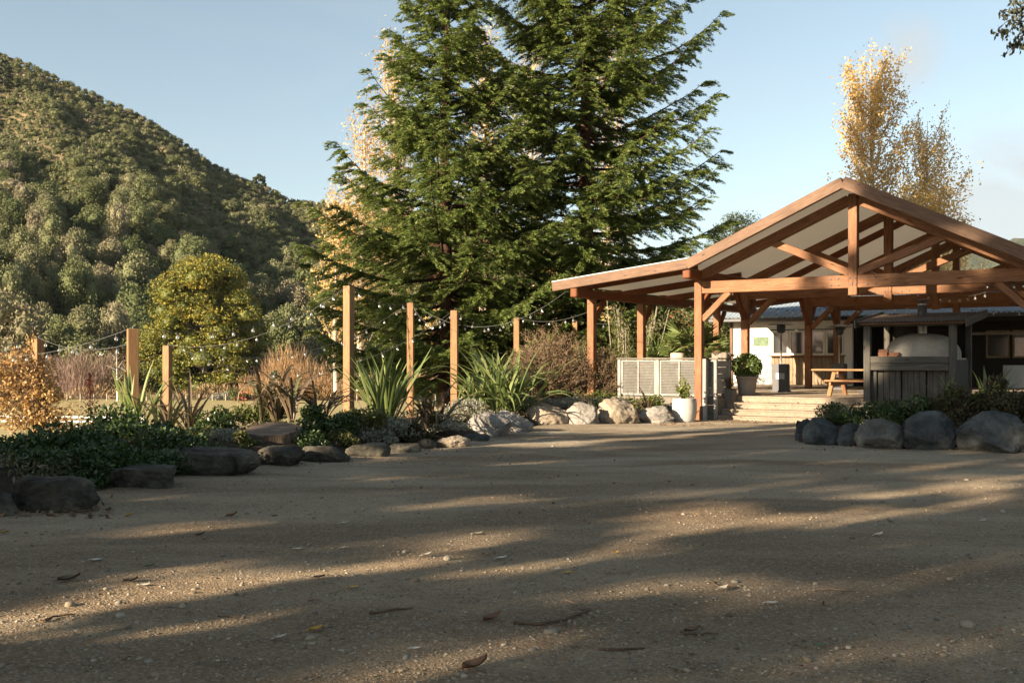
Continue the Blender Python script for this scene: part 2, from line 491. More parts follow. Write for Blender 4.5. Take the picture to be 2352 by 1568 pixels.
# ------------------------------------------------------------------ light, camera, sky
SUN_TO = Vector((.80, .60, -math.tan(math.radians(17.0)))).normalized()      # the way the sunlight travels


def setup_world():
    w = bpy.data.worlds.new('World'); S.world = w; w.use_nodes = True
    nt = w.node_tree; nt.nodes.clear()
    sky = nt.nodes.new('ShaderNodeTexSky'); sky.sky_type = 'NISHITA'; sky.sun_disc = False
    sky.sun_elevation = math.radians(17)
    sky.sun_rotation = math.atan2(-SUN_TO.x, -SUN_TO.y)
    sky.air_density = 1.0; sky.dust_density = .6; sky.ozone_density = 1.6
    hs = nt.nodes.new('ShaderNodeHueSaturation'); hs.inputs['Hue'].default_value = .482; hs.inputs['Saturation'].default_value = .70; hs.inputs['Value'].default_value = 1.07
    nt.links.new(sky.outputs[0], hs.inputs['Color'])
    # thin clouds low in the east
    tc = nt.nodes.new('ShaderNodeTexCoord')

    def cloud(u, v, rad, scale, lo, hi, stretch):
        d = at(u, v, 1.0) - Vector((0, 0, H)); d.normalize()
        mp = nt.nodes.new('ShaderNodeMapping'); mp.vector_type = 'POINT'
        mp.inputs['Location'].default_value = [-d[0] * stretch[0], -d[1] * stretch[1], -d[2] * stretch[2]]
        mp.inputs['Scale'].default_value = stretch
        nt.links.new(tc.outputs['Generated'], mp.inputs['Vector'])
        ln = N(nt, 'ShaderNodeVectorMath', operation='LENGTH'); nt.links.new(mp.outputs[0], ln.inputs[0])
        fall = N(nt, 'ShaderNodeMapRange', i1=0.0, i2=rad, i3=1.0, i4=0.0); fall.interpolation_type = 'SMOOTHSTEP'
        nt.links.new(ln.outputs['Value'], fall.inputs[0])
        nz = noise_node(nt, mp.outputs[0], scale, 7, .55, .3)
        pr = N(nt, 'ShaderNodeMath', operation='MULTIPLY'); nt.links.new(fall.outputs[0], pr.inputs[0]); nt.links.new(nz, pr.inputs[1])
        mr = N(nt, 'ShaderNodeMapRange', i1=lo, i2=hi, i3=0.0, i4=1.0); nt.links.new(pr.outputs[0], mr.inputs[0])
        return mr.outputs[0]
    c1 = cloud(2085, 125, .05, 30, .12, .52, (1, 1, .8))
    c2 = cloud(2400, 440, .21, 11, .10, .46, (1, 1, 1.9))
    mx = N(nt, 'ShaderNodeMath', operation='MAXIMUM'); nt.links.new(c1, mx.inputs[0]); nt.links.new(c2, mx.inputs[1])
    ml = N(nt, 'ShaderNodeMath', operation='MULTIPLY', i1=.8); nt.links.new(mx.outputs[0], ml.inputs[0])
    wisp = noise_node(nt, coords(nt, 'Generated', (1.2, 2.2, 5.5)), 2.4, 6, .6, .8)
    wr = N(nt, 'ShaderNodeMapRange', i1=.5, i2=.85, i3=0.0, i4=.22); nt.links.new(wisp, wr.inputs[0])
    base = mixc(nt, wr.outputs[0], hs.outputs[0], (3.9, 4.15, 4.2))
    col = mixc(nt, ml.outputs[0], base, (4.0, 4.25, 4.3))
    bg = nt.nodes.new('ShaderNodeBackground'); bg.inputs['Strength'].default_value = SKY_STRENGTH
    nt.links.new(col, bg.inputs['Color'])
    o = nt.nodes.new('ShaderNodeOutputWorld'); nt.links.new(bg.outputs[0], o.inputs[0])


SKY_STRENGTH = .049
setup_world()
sl = bpy.data.lights.new('sun', 'SUN'); sl.energy = 5.0; sl.angle = math.radians(.55); sl.color = (1, .82, .60)
so = bpy.data.objects.new('sun', sl); COL.objects.link(so)
so.rotation_euler = SUN_TO.to_track_quat('-Z', 'Y').to_euler(); so.location = (-60, -45, 40)
cam = bpy.data.cameras.new('camera'); co = bpy.data.objects.new('camera', cam); COL.objects.link(co)
cam.sensor_width = 36; cam.lens = F / 2352 * 36; cam.shift_y = (HV - 784) / 2352
co.location = (0, 0, H); co.rotation_euler = (math.pi / 2, 0, 0); cam.clip_end = 9000; cam.clip_start = .1
S.camera = co
S.view_settings.view_transform = 'Standard'; S.view_settings.look = 'None'; S.view_settings.gamma = 1; S.view_settings.exposure = 1.84
S.cycles.max_bounces = 6; S.cycles.diffuse_bounces = 3; S.cycles.transparent_max_bounces = 12; S.cycles.glossy_bounces = 2
S.cycles.use_denoising = True
#PART2
# ------------------------------------------------------------------ terrain
def ground_z(x, y):
    x = np.asarray(x, float); y = np.asarray(y, float)
    left = smooth01(20, 64, y) * smooth01(-.03, -.16, x / np.maximum(y, 1))
    return -6.2 * np.maximum(left, smooth01(50, 130, y))


SKY_U = [-1400, -600, -200, 0, 94, 192, 281, 365, 422, 487, 548, 609, 665, 750, 900, 1000, 1200, 1400, 1700, 2000, 2400, 3000]
SKY_V = [40, 55, 85, 124, 160, 208, 248, 294, 330, 379, 409, 433, 461, 470, 486, 500, 540, 598, 690, 735, 760, 780]


def hill_sky(u):
    return np.interp(u, SKY_U, SKY_V)


def hill_point(u, w):
    """w 0 at the foot, 1 on the ridge"""
    u = np.asarray(u, float); w = np.asarray(w, float)
    E = (HV - hill_sky(u)) / F
    Y0 = 226 + .012 * (u - 300)
    Y1 = 560 - .05 * u
    Y = Y0 + (Y1 - Y0) * w
    zr = H + E * Y1
    prof = np.where(w < 1, .72 * w + .28 * w * w, 1 - 1.1 * (w - 1))
    z = -6.2 + (zr + 6.2) * prof
    X = (u - CU) / F * Y
    bump = 5.5 * np.sin(u * .011 + w * 3.1) * np.sin(w * 6.3 + u * .004) + 2.5 * np.sin(u * .037 + 1) * np.sin(w * 14)
    z = z + bump * smooth01(0, .25, w) * smooth01(1.0, .72, w)
    return np.stack([X, Y, z], -1)


def grid_faces(nu, nw):
    i = np.arange(nu - 1)[:, None] * nw; j = np.arange(nw - 1)[None, :]
    return np.stack([i + j, i + nw + j, i + nw + j + 1, i + j + 1], -1).reshape(-1, 4)


def yard_z(X, Y):
    return .045 + .012 * np.sin(X * 1.3 + .6 * Y) * np.sin(Y * .9) + .008 * np.sin(X * 3.7 + 1) * np.sin(Y * 2.9 + X) + .02 * np.sin(.35 * X - .2 * Y) ** 2


def build_terrain():
    xs = np.concatenate([np.linspace(-1500, -130, 16), np.linspace(-120, 120, 97), np.linspace(130, 1800, 18)])
    ys = np.concatenate([np.linspace(-200, -20, 7), np.linspace(-16, 240, 129), np.linspace(260, 3500, 18)])
    X, Y = np.meshgrid(xs, ys, indexing='ij')
    mb = MB(); mb.add(np.stack([X, Y, ground_z(X, Y)], -1).reshape(-1, 3), grid_faces(len(xs), len(ys)))
    tag(mb.build('ground', M['field'], smooth=True), kind='structure')
    # yard of gravel, a sheet just above the ground
    rng = np.random.default_rng(3)
    xs = np.linspace(-24, 30, 271); ys = np.concatenate([np.linspace(-22, 3, 30), np.linspace(3.2, 16, 110), np.linspace(16.3, 31.5, 60)])
    X, Y = np.meshgrid(xs, ys, indexing='ij')
    Z = yard_z(X, Y) + rng.normal(0, .003, X.shape)
    EP = [gnd(u, v) for u, v in [(-260, 1250), (20, 1180), (250, 1122), (480, 1093), (640, 1074), (740, 1061), (850, 1049), (950, 1036), (1060, 1021), (1150, 1004), (1255, 978), (1420, 973), (1575, 972)]]
    over = Y - np.interp(X, [e.x for e in EP], [e.y for e in EP])
    Z -= 2.5 * smooth01(.5, 2.0, over) * (X < 2.6) + 2.5 * smooth01(-6, -14, X) * (Y > 10)
    mb = MB(); mb.add(np.stack([X, Y, Z], -1).reshape(-1, 3), grid_faces(len(xs), len(ys)))
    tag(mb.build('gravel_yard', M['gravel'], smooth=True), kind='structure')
    # the bush-covered hill
    us = np.linspace(-1400, 3000, 221); ws = np.linspace(0, 1.7, 60)
    U, W = np.meshgrid(us, ws, indexing='ij')
    P = hill_point(U, W)
    mb = MB(); mb.add(P.reshape(-1, 3), grid_faces(221, 60))
    tag(mb.build('hillside', M['hillground'], smooth=True), kind='structure')
    # far mountain on the right
    us = np.linspace(1500, 3600, 110); ws = np.linspace(0, 1.6, 34)
    sk = np.interp(us, [1500, 1900, 2080, 2170, 2250, 2290, 2330, 2360, 2420, 2600, 3000, 3600], [700, 660, 620, 590, 563, 566, 546, 540, 552, 520, 560, 640])
    U, W = np.meshgrid(us, ws, indexing='ij')
    Yr = 1900 + 1100 * W
    rz = (HV - sk)[:, None] / F * 3000 + H
    prof = np.where(W < 1, W ** 1.15, 1 - .7 * (W - 1))
    Z = -8 + (rz + 8) * prof + 14 * np.sin(U * .05 + 5 * W) * np.sin(W * 9) * (W < .97) * smooth01(0, .3, W)
    X = (U - CU) / F * Yr
    mb = MB(); mb.add(np.stack([X, Yr, Z], -1).reshape(-1, 3), grid_faces(110, 34))
    tag(mb.build('far_mountain', M['mountain'], smooth=True), kind='structure')
    # unseen hill added off frame left, to shade the foot of the bush hill
    sg = np.linspace(-420, -120, 40); cg = np.linspace(-620, -205, 50)
    SG, CG = np.meshgrid(sg, cg, indexing='ij')
    Zg = -7 + 128 * np.exp(-((SG + 270) / 85) ** 2) * smooth01(-212, -300, CG) * (1 + .08 * np.sin(CG * .06) + .05 * np.sin(CG * .17))
    mb = MB(); mb.add(np.stack([.8 * SG + .6 * CG, .6 * SG - .8 * CG, Zg], -1).reshape(-1, 3), grid_faces(40, 50))
    tag(mb.build('added_shade_hill', M['hillground'], smooth=True), kind='structure')
    # raised garden beds behind the edging stones
    def bed(name, line, prof, nrm):
        P = [gnd(u, v) for u, v in line]
        # resample
        pts = []
        for a, b in zip(P[:-1], P[1:]):
            n = max(2, int((b - a).length / .35))
            pts += [a.lerp(b, k / n) for k in range(n)]
        pts.append(P[-1])
        V = np.array([[p.x + nrm[0] * d, p.y + nrm[1] * d, z] for p in pts for d, z in prof])
        V[:, 2] += .03 * np.sin(V[:, 0] * 4.1) * np.sin(V[:, 1] * 3.3) + rng.normal(0, .012, len(V))
        mb = MB(); mb.add(V, grid_faces(len(pts), len(prof)))
        tag(mb.build(name, M['soil'], smooth=True), kind='structure')
    bed('garden_bed', [(-260, 1250), (20, 1180), (250, 1122), (480, 1093), (640, 1074), (740, 1061), (850, 1049), (950, 1036), (1060, 1021), (1150, 1004), (1255, 978), (1420, 973), (1575, 972)],
        [(-.1, -.03), (.25, .14), (.6, .26), (1.2, .38), (2.2, .42), (3.4, .34), (4.6, .15), (6.5, -.25), (9, -.6), (13, -1.1)], (-.42, .90))
    bed('garden_bed', [(1835, 1022), (1900, 1029), (2000, 1035), (2130, 1039), (2352, 1040), (2600, 1042)],
        [(-.1, -.03), (.25, .12), (.7, .25), (1.6, .32), (2.8, .3), (4.2, .2), (5, -.05)], (.25, .97))


build_terrain()

# ------------------------------------------------------------------ pavilion frame of reference
TH = math.radians(34)
PT = Vector((math.cos(TH), -math.sin(TH), 0)); PB = Vector((math.sin(TH), math.cos(TH), 0))
P0 = Vector((5.02, 28.0, 0))
RL = np.array([[PT.x, PB.x, 0], [PT.y, PB.y, 0], [0, 0, 1]])


def L(a, b, z):
    return P0 + PT * a + PB * b + Vector((0, 0, z))


def lbox(mb, a0, a1, b0, b1, z0, z1, tint=.5, mat=0):
    mb.box(L((a0 + a1) / 2, (b0 + b1) / 2, (z0 + z1) / 2), (a1 - a0, b1 - b0, z1 - z0), RL, tint, mat)


DK = .66
AP, HT = 4.09, 6.05        # ridge: position and height of the top face


def roof_top(a):
    """top of the roof over the pavilion"""
    if a < .07: return 4.28 + (a - .07) * .107
    if a <= AP: return 4.28 + (a - .07) / (AP - .07) * (HT - 4.28)
    return HT - (a - AP) * .49


def build_pavilion():
    R = thing('timber_pavilion', L(4, 6, 0), 'large open gabled pavilion of reddish timber over the deck', 'pavilion')
    ced, cdk = M['cedar'], M['cedar_dark']
    B = [0, 3.3, 9.03, 12.25]
    BO = [0, 3.1, 9.0]
    for b in B:
        for a in (0, 8.18):
            beam('post', L(a, b, 0 if b == 0 else DK), L(a, b, 3.78), .21, .21, ced, R, up=PB)
        # king-post truss
        beam('tie_beam', L(.10 if b == 0 else -.25, b, 3.58), L(8.08 if b == 0 else 8.45, b, 3.58), .17, .32, ced, R)
        zt = lambda a: roof_top(a) - .25
        beam('king_post', L(AP, b - .012, 3.24), L(AP, b - .012, HT - .32), .215, .215, ced, R, up=PB)
        beam('rafter', L(0.0, b, zt(.07) - .16), L(AP - .11, b, HT - .46), .17, .25, ced, R)
        beam('rafter', L(8.18, b, zt(8.18) - .12), L(AP + .11, b, HT - .46), .17, .25, ced, R)
        beam('strut', L(AP - .1, b, 3.80), L(2.0, b, zt(2.0) - .20), .14, .19, ced, R)
        beam('strut', L(AP + .1, b, 3.80), L(6.2, b, zt(6.2) - .22), .14, .19, ced, R)
        # bolt heads on the joint
        for da in (-.07, .07, -.36, -.55, .36, .55):
            for dz in (-.08, .08):
                mb = MB(); mb.box(L(AP + da, b - .122, 3.58 + dz) if abs(da) < .2 else L(AP + da, b - .092, 3.58 + dz), (.035, .03, .035), RL)
                if b < 4: mb.build('bolt_head', M['bolt'], R)
        # braces
        for a, s in ((0, 1), (8.18, -1)):
            beam('brace', L(a + s * .1, b, 2.72), L(a + s * .86, b, 3.44), .12, .16, ced, R)
            if b > 0: beam('brace', L(a, b - .1, 2.85), L(a, b - .8, 3.66), .12, .15, cdk, R)
            if b < 12: beam('brace', L(a, b + .1, 2.85), L(a, b + .8, 3.66), .12, .15, cdk, R)
    for a in (0, 8.18):
        beam('wall_plate', L(a, -.85, 3.91), L(a, 13.0, 3.91), .22, .26, cdk, R, bev=.03)
    beam('ridge_beam', L(AP, .12, HT - .34), L(AP, 12.6, HT - .34), .12, .26, cdk, R)
    for b in BO:
        beam('post', L(-3.3, b, 0), L(-3.3, b, 3.39), .21, .21, ced, R, up=PB)
        beam('brace', L(-3.3, b + .1, 2.72), L(-3.3, b + .72, 3.39), .12, .15, cdk, R)
    beam('wall_plate', L(-3.3, -1.05, 3.51), L(-3.3, 12.6, 3.51), .22, .25, cdk, R, bev=.03)
    for b in (1.55, 4.63, 7.7, 10.8):
        beam('packer_block', L(-3.3, b, 3.64), L(-3.3, b, 3.72), .2, .2, M['postwood'], R, up=PB)
    for b in (0, 3.1, 6.2, 9.0, 12.25):
        beam('rafter', L(-3.95, b, roof_top(-3.95) - .16), L(-.05, b, roof_top(-.05) - .16), .10, .20, cdk, R)
    for b in (6.2,):
        beam('rafter', L(.1, b, roof_top(.1) - .2), L(AP - .07, b, HT - .2), .1, .2, cdk, R)
        beam('rafter', L(8.3, b, roof_top(8.3) - .2), L(AP + .07, b, HT - .2), .1, .2, cdk, R)
    # barge boards at both ends
    for b in (-.87, 13.05):
        beam('barge_board', L(-4.07, b, roof_top(-4.07) - .13), L(.06, b, roof_top(.06) - .13), .13, .25, M['barge'], R)
        beam('barge_board', L(.04, b, roof_top(.07) - .15), L(AP, b, HT - .15), .14, .26, M['barge'], R)
        beam('barge_board', L(AP, b, HT - .155), L(9.0, b, roof_top(9.0) - .155), .138, .29, M['barge'], R)
    # roof sheets with a lining below
    for n, (a0, a1) in enumerate(((-4.10, .05), (.08, AP), (AP, 9.05))):
        mb = MB(); z0, z1 = roof_top(a0), roof_top(a1)
        if n == 0: z1 = roof_top(.05)
        v = []
        for b in ((-.90, 13.08) if n == 0 else (-.78, 12.95)):
            for a, z in ((a0, z0), (a1, z1)):
                dz = 0 if n == 0 else -.05; v += [L(a, b, z + .012 + dz)[:], L(a, b, z + .035 + dz)[:]]
        mb.add(v, [[0, 2, 3, 1], [4, 5, 7, 6], [0, 1, 5, 4], [2, 6, 7, 3], [1, 3, 7, 5], [0, 4, 6, 2]])
        mb.build('roof_sheet', M['sheet'], R)
        mb = MB(); nb = 40; na = 8
        bs = np.linspace(-.79, 12.97, nb); as_ = np.linspace(a0 + .03, a1 - .02, na)
        v = []
        for b in bs:
            for k, a in enumerate(as_):
                sag = -.02 * abs(math.sin((b + .8) * 1.9)) * math.sin(k / (na - 1) * math.pi)
                v.append(L(a, b, z0 + (z1 - z0) * (a - a0) / (a1 - a0) - (.035 if n == 0 else .065) + sag)[:])
        mb.add(v, grid_faces(nb, na))
        mb.build('roof_lining', M['lining'], R, smooth=True)
    # a switch box on the front post
    mb = MB(); lbox(mb, .11, .16, -.06, .06, 1.42, 1.62); mb.build('switch_box', M['charcoal'], R)
    return R


def build_deck():
    R = thing('timber_deck', L(4, 4, 0), 'weathered timber deck with wide front steps under the pavilion', 'deck')
    mb = MB(); rng = np.random.default_rng(5)
    def rows(a0, a1, b0, b1):
        b = b0
        while b < b1 - .01:
            lbox(mb, a0, a1, b, min(b + .136, b1), DK - .035, DK + rng.uniform(-.002, .002)); b += .142
    rows(-3.35, 4.35, 1.2, 13.35); rows(4.354, 9.4, -.35, 13.35); rows(-2.6, .34, .34, 1.196)
    mb.build('deck_boards', M['deck'], R)
    mb = MB()
    for q in ((4.36, 9.35, -.31, -.28), (4.40, 4.43, -.27, 1.2), (.36, .39, .36, 1.2)):
        mb = MB(); lbox(mb, *q, .02, DK - .04); mb.build('skirt_board', M['grey'], R)
    for k, (b0, a0) in enumerate(((.3, .10), (.6, .36), (.9, .40))):
        z = .165 * (k + 1); mb = MB()
        lbox(mb, a0, 4.345, b0 - .02, b0 + .155, z - .04, z)
        lbox(mb, a0, 4.345, b0 + .161, b0 + .33, z - .04, z - .002)
        lbox(mb, a0 + .01, 4.34, b0 + .0, b0 + .025, z - .165 + .003, z - .043)
        mb.build('step', M['deck'], R)
    mb = MB(); lbox(mb, .40, 4.345, 1.2, 1.225, .50, .622); mb.build('step_riser', M['deck'], R)


def build_louvre():
    R = thing('louvre_fence', L(-1.5, .3, 0), 'bleached louvred timber fence panels along the deck edge behind the boulders', 'fence')
    for a in (-2.55, -1.35, -.05, .35):
        beam('fence_post', L(a, .27, .0), L(a, .27, 1.66), .1, .1, M['louvre'], R, up=PB)
    beam('fence_post', L(.17, -.02, .0), L(.17, -.02, 1.68), .1, .12, M['louvre'], R, up=PB)
    beam('fence_post', L(.35, 1.15, .0), L(.35, 1.15, 1.66), .1, .1, M['louvre'], R, up=PB)
    beam('top_rail', L(-2.62, .27, 1.685), L(.45, .27, 1.685), .17, .045, M['grey'], R)
    beam('top_rail', L(.35, .36, 1.683), L(.35, 1.22, 1.683), .15, .04, M['grey'], R)
    for a0, a1 in ((-2.49, -1.41), (-1.29, -.11), (.01, .29)):
        mb = MB()
        z = .74
        am = (a0 + a1) / 2
        while z < 1.60:
            c = L(am, .27, z)
            Rx = np.array(Matrix.Rotation(math.radians(-38), 3, 'X'))
            mb.box(c, (a1 - a0 - .07, .05, .009), RL @ Rx); z += .043
        mb.build('louvre_panel', M['louvre'], R)
        mb = MB()
        lbox(mb, a0, a0 + .045, .25, .29, .69, 1.64); lbox(mb, a1 - .045, a1, .25, .29, .69, 1.64)
        lbox(mb, am - .02, am + .02, .235, .25, .70, 1.63)
        lbox(mb, a0 + .045, a1 - .045, .25, .29, .66, .715); lbox(mb, a0 + .045, a1 - .045, .25, .29, 1.60, 1.64)
        mb.build('panel_frame', M['louvre'], R)
        mb = MB()
        for z0 in (.04, .24, .44): lbox(mb, a0, a1, .255, .28, z0, z0 + .19)
        mb.build('base_board', M['grey'], R)
    mb = MB(); b = .36
    for z0 in (.74, .92, 1.10, 1.28, 1.46): lbox(mb, .335, .365, .34, 1.1, z0, z0 + .165)
    mb.build('side_board', M['louvre'], R)


def corrugated(mb, a0, a1, b0, b1, zf, pitch, amp, th=.004, seg=6):
    """sheet whose ridges run along b"""
    na = int((a1 - a0) / pitch * seg) + 1
    as_ = np.linspace(a0, a1, na); bs = np.array([b0, b1])
    v = []
    for a in as_:
        for b in bs:
            v.append(L(a, b, zf(a, b) + amp * math.cos((a - a0) / pitch * 2 * math.pi))[:])
    v = np.array(v); k = len(v)
    f = grid_faces(na, 2)
    mb.add(np.concatenate([v, v - np.array([0, 0, th])]), np.concatenate([f, f[:, ::-1] + k]))


def build_cottage():
    R = thing('cottage', L(1, 13.4, 0), 'low white cottage with blue grey corrugated roof and dark veranda behind the pavilion', 'building')
    bf = 13.4
    mb = MB()
    aw0, aw1 = -2.90, -.08
    lbox(mb, -4.49, aw0, bf, bf + .15, .3, 3.2); lbox(mb, aw0, aw1, bf, bf + .15, 2.80, 3.2)
    lbox(mb, aw1, .22, bf, bf + .15, .3, 3.2)
    lbox(mb, -4.49, -4.34, bf + .15, bf + 6, .3, 3.25)
    lbox(mb, -4.49, 12, bf + 6, bf + 6.15, .3, 3.2)
    mb.build('wall', M['whitewall'], R)
    # corner trim
    beam('corner_board', L(-4.53, bf - .03, .3), L(-4.53, bf - .03, 3.2), .12, .05, M['barge'], R, up=PB)
    # counter below the window
    mb = MB(); lbox(mb, aw0, aw1, bf + .01, bf + .14, DK, 1.76); mb.build('counter_wall', M['dark'], R)
    for k in range(20):
        w = (aw1 - aw0) / 20
        beam('cladding_board', L(aw0 + (k + .5) * w, bf - .005 + .004 * (k % 3), DK + .02), L(aw0 + (k + .5) * w, bf - .005 + .004 * (k % 3), 1.74), w - .012, .025, M['clad'], R, bev=.004, up=PB)
    beam('sill', L(aw0 - .05, bf - .08, 1.785), L(aw1 + .05, bf - .08, 1.785), .3, .045, M['tablewood'], R)
    n = 4; w = (aw1 - aw0) / n
    for k in range(n):
        W = None
        mb = MB(); x0, x1 = aw0 + k * w + .01, aw0 + (k + 1) * w - .01
        for z0, z1 in ((1.81, 1.88), (2.69, 2.76)): lbox(mb, x0, x1, bf - .01, bf + .05, z0, z1)
        for s0, s1 in ((x0, x0 + .07), (x1 - .07, x1)): lbox(mb, s0, s1, bf - .01, bf + .05, 1.88, 2.69)
        W = mb.build('window_frame', M['whitepaint'], R)
        mb = MB(); lbox(mb, x0 + .07, x1 - .07, bf + .015, bf + .022, 1.88, 2.69); mb.build('window_pane', M['glass'], W)
    mb = MB(); lbox(mb, aw0 - .04, aw1 + .04, bf - .03, bf - .002, 2.765, 2.81); mb.build('window_head', M['charcoal'], R)
    # veranda: dark back wall with windows, posts, rails
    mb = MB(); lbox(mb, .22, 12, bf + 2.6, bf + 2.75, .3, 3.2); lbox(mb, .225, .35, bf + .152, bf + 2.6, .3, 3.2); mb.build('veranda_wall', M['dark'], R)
    for a0 in (4.4, 5.3, 6.9):
        mb = MB()
        lbox(mb, a0, a0 + .8, bf + 2.52, bf + 2.59, 1.7, 1.77); lbox(mb, a0, a0 + .8, bf + 2.52, bf + 2.59, 2.65, 2.72)
        lbox(mb, a0, a0 + .06, bf + 2.52, bf + 2.59, 1.77, 2.65); lbox(mb, a0 + .74, a0 + .8, bf + 2.52, bf + 2.59, 1.77, 2.65)
        fr = mb.build('veranda_window_frame', M['clad'], R)
        mb = MB(); lbox(mb, a0 + .06, a0 + .74, bf + 2.55, bf + 2.56, 1.77, 2.65); mb.build('window_pane', M['glass'], fr)
    for a in (4.1, 7.2, 10.3):
        beam('veranda_post', L(a, bf - .2, DK), L(a, bf - .2, 3.1), .12, .12, M['barge'], R, up=PB)
    beam('veranda_rail', L(4.16, bf - .2, 2.55), L(12, bf - .2, 2.55), .05, .1, M['grey'], R)
    mb = MB()
    corr = []
    zc = .75
    while zc < 1.6:
        lbox(mb, 7.3, 12, bf - .22, bf - .18, zc, zc + .05); zc += .075
    mb.build('lower_wall', M['grey'], R)
    beam('veranda_beam', L(.1, bf - .25, 3.08), L(12.2, bf - .25, 3.08), .08, .2, M['dark'], R)
    # roof
    rise = .36
    zf = lambda a, b: 3.26 + (b - 12.75) * rise
    mb = MB(); corrugated(mb, -5.2, 13, 12.75, 17.0, zf, .17, .022)
    zb = lambda a, b: 3.26 + (17.0 - 12.75) * rise - (b - 17.0) * rise
    corrugated(mb, -5.2, 13, 17.0, 21.2, zb, .17, .022)
    mb.build('roof', M['iron_blue'], R, smooth=True)
    beam('gutter', L(-5.2, 12.70, 3.17), L(13, 12.70, 3.17), .11, .12, M['charcoal'], R)
    beam('barge_board', L(-5.17, 12.8, 3.15), L(-5.17, 17, 3.15 + 4.2 * rise), .04, .18, M['charcoal'], R)
    mb = MB()
    v = [L(-5.15, 12.8, 3.12)[:], L(-5.15, bf, 3.12)[:], L(12, bf, 3.12)[:], L(12, 12.8, 3.12)[:]]
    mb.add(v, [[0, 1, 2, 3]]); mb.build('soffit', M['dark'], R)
    # wall lamp under the eave
    p = L(-5.0, 12.9, 2.98)
    mb = MB(); v, f = ico(2); mb.add(v * .075 + np.array(p[:]), f); mb.build('lamp_globe', M['whiterail'], R, smooth=True)
    # poster beside the window
    mb = MB(); lbox(mb, -3.62, -3.0, bf - .012, bf - .004, 2.16, 2.52)
    o = mb.build('poster', M['poster'], loc=L(-3.3, bf, 2.3)); tag(o, 'faded green poster fixed to the white wall beside the serving window', 'poster')


def build_oven_hut():
    R = thing('pizza_oven_hut', L(5.45, .8, DK), 'grey timber hut with rusty corrugated roof sheltering the domed plaster oven', 'oven hut')
    g = M['hutwood']
    aL, aR = 4.45, 6.40
    for a in (aL, aR):
        beam('post', L(a, -.1, DK), L(a, -.1, 2.56), .16, .16, g, R, up=PB)
        beam('post', L(a, 1.75, DK), L(a, 1.75, 2.78), .14, .14, g, R, up=PB)
    mb = MB()
    beam('counter_board', L(aL + .08, -.14, 1.655), L(aR - .08, -.14, 1.655), .05, .165, g, R)
    beam('counter_board', L(aL + .08, -.135, 1.485), L(aR - .08, -.135, 1.485), .05, .165, g, R)
    n = 13; w = (aR - aL - .1) / n
    for k in range(n):
        d = .02 * ((k * 7) % 4)
        beam('cladding_board', L(aL + .06 + (k + .5) * w, -.02 + d, DK + .01), L(aL + .06 + (k + .5) * w, -.02 + d, 1.41), w - .012, .03, g, R, bev=.004, up=PB)
    n = 12; w = 1.75 / n
    for s in (aL, aR):
        for k in range(n):
            beam('cladding_board', L(s, .02 + (k + .5) * w, DK + .01), L(s, .02 + (k + .5) * w, 1.66), .03, w - .012, g, R, bev=.004, up=PB)
    mb = MB(); lbox(mb, aL + .03, aR - .03, .1, 1.75, 1.60, 1.70); mb.build('hearth_slab', M['plaster'], R)
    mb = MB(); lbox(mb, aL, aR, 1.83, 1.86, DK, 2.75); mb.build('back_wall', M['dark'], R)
    # oven dome
    v, f = ico(5); v = v.copy()
    p = np.sign(v) * np.abs(v) ** np.array([.72, .8, .85])
    p = p * np.array([.86, .74, .60]) 
    rr = np.array([noise.noise(Vector(x * 2.2)) for x in v]) * .018
    p *= (1 + rr)[:, None]
    p[:, 2] = np.maximum(p[:, 2], -.02)
    W = p @ RL.T + np.array(L(5.50, .93, 1.70)[:])
    mb = MB(); mb.add(W, f); mb.build('oven_dome', M['plaster'], R, smooth=True)
    mb = MB(); lathe(mb, L(5.5, .9, 2.2), [(.105, 0), (.105, .78), (.11, .78), (.112, .82), (.10, .84)], 20)
    lathe(mb, L(5.5, .9, 2.58), [(.26, 0), (.24, .035), (.12, .06)], 20)
    ch = mb.build('chimney', M['steel'], R, smooth=True)
    mb = MB(); lathe(mb, L(5.5, .9, 2.96), [(.02, .2), (.2, .16), (.2, .14), (.02, .15), (.02, .06)], 20); mb.build('chimney_cap', M['charcoal'], ch)
    zf = lambda a, b: 2.56 + (b + .45) * .115
    mb = MB(); corrugated(mb, aL - .16, aR + .30, -.45, 2.05, zf, .085, .016, .003)
    mb.build('roof', M['iron_rust'], R, smooth=True)
    for a in (aL - .2, aR + .36):
        beam('barge_board', L(a, -.5, zf(a, -.5) - .04), L(a, 2.1, zf(a, 2.1) - .04), .04, .2, g, R)
    beam('roof_batten', L(aL - .14, -.30, 2.53), L(aR + .3, -.30, 2.53), .05, .07, M['barge'], R)
    beam('roof_beam', L(aL - .1, -.1, 2.51), L(aR + .2, -.1, 2.51), .1, .10, g, R)
    # bricks on the counter
    mb = MB(); rng = np.random.default_rng(2)
    for r in range(3):
        for k in range(2 if r < 2 else 1):
            c = L(4.78 + k * .24 + rng.uniform(-.02, .02), .12, 1.70 + .035 + r * .07)
            a = rng.uniform(-.1, .1)
            mb.box(c, (.22, .11, .066), RL @ np.array(Matrix.Rotation(a, 3, 'Z')), rng.uniform())
    tag(mb.build('brick_stack', M['brick'], loc=L(4.8, .12, 1.70)), 'small stack of old bricks beside the plaster oven dome', 'bricks')


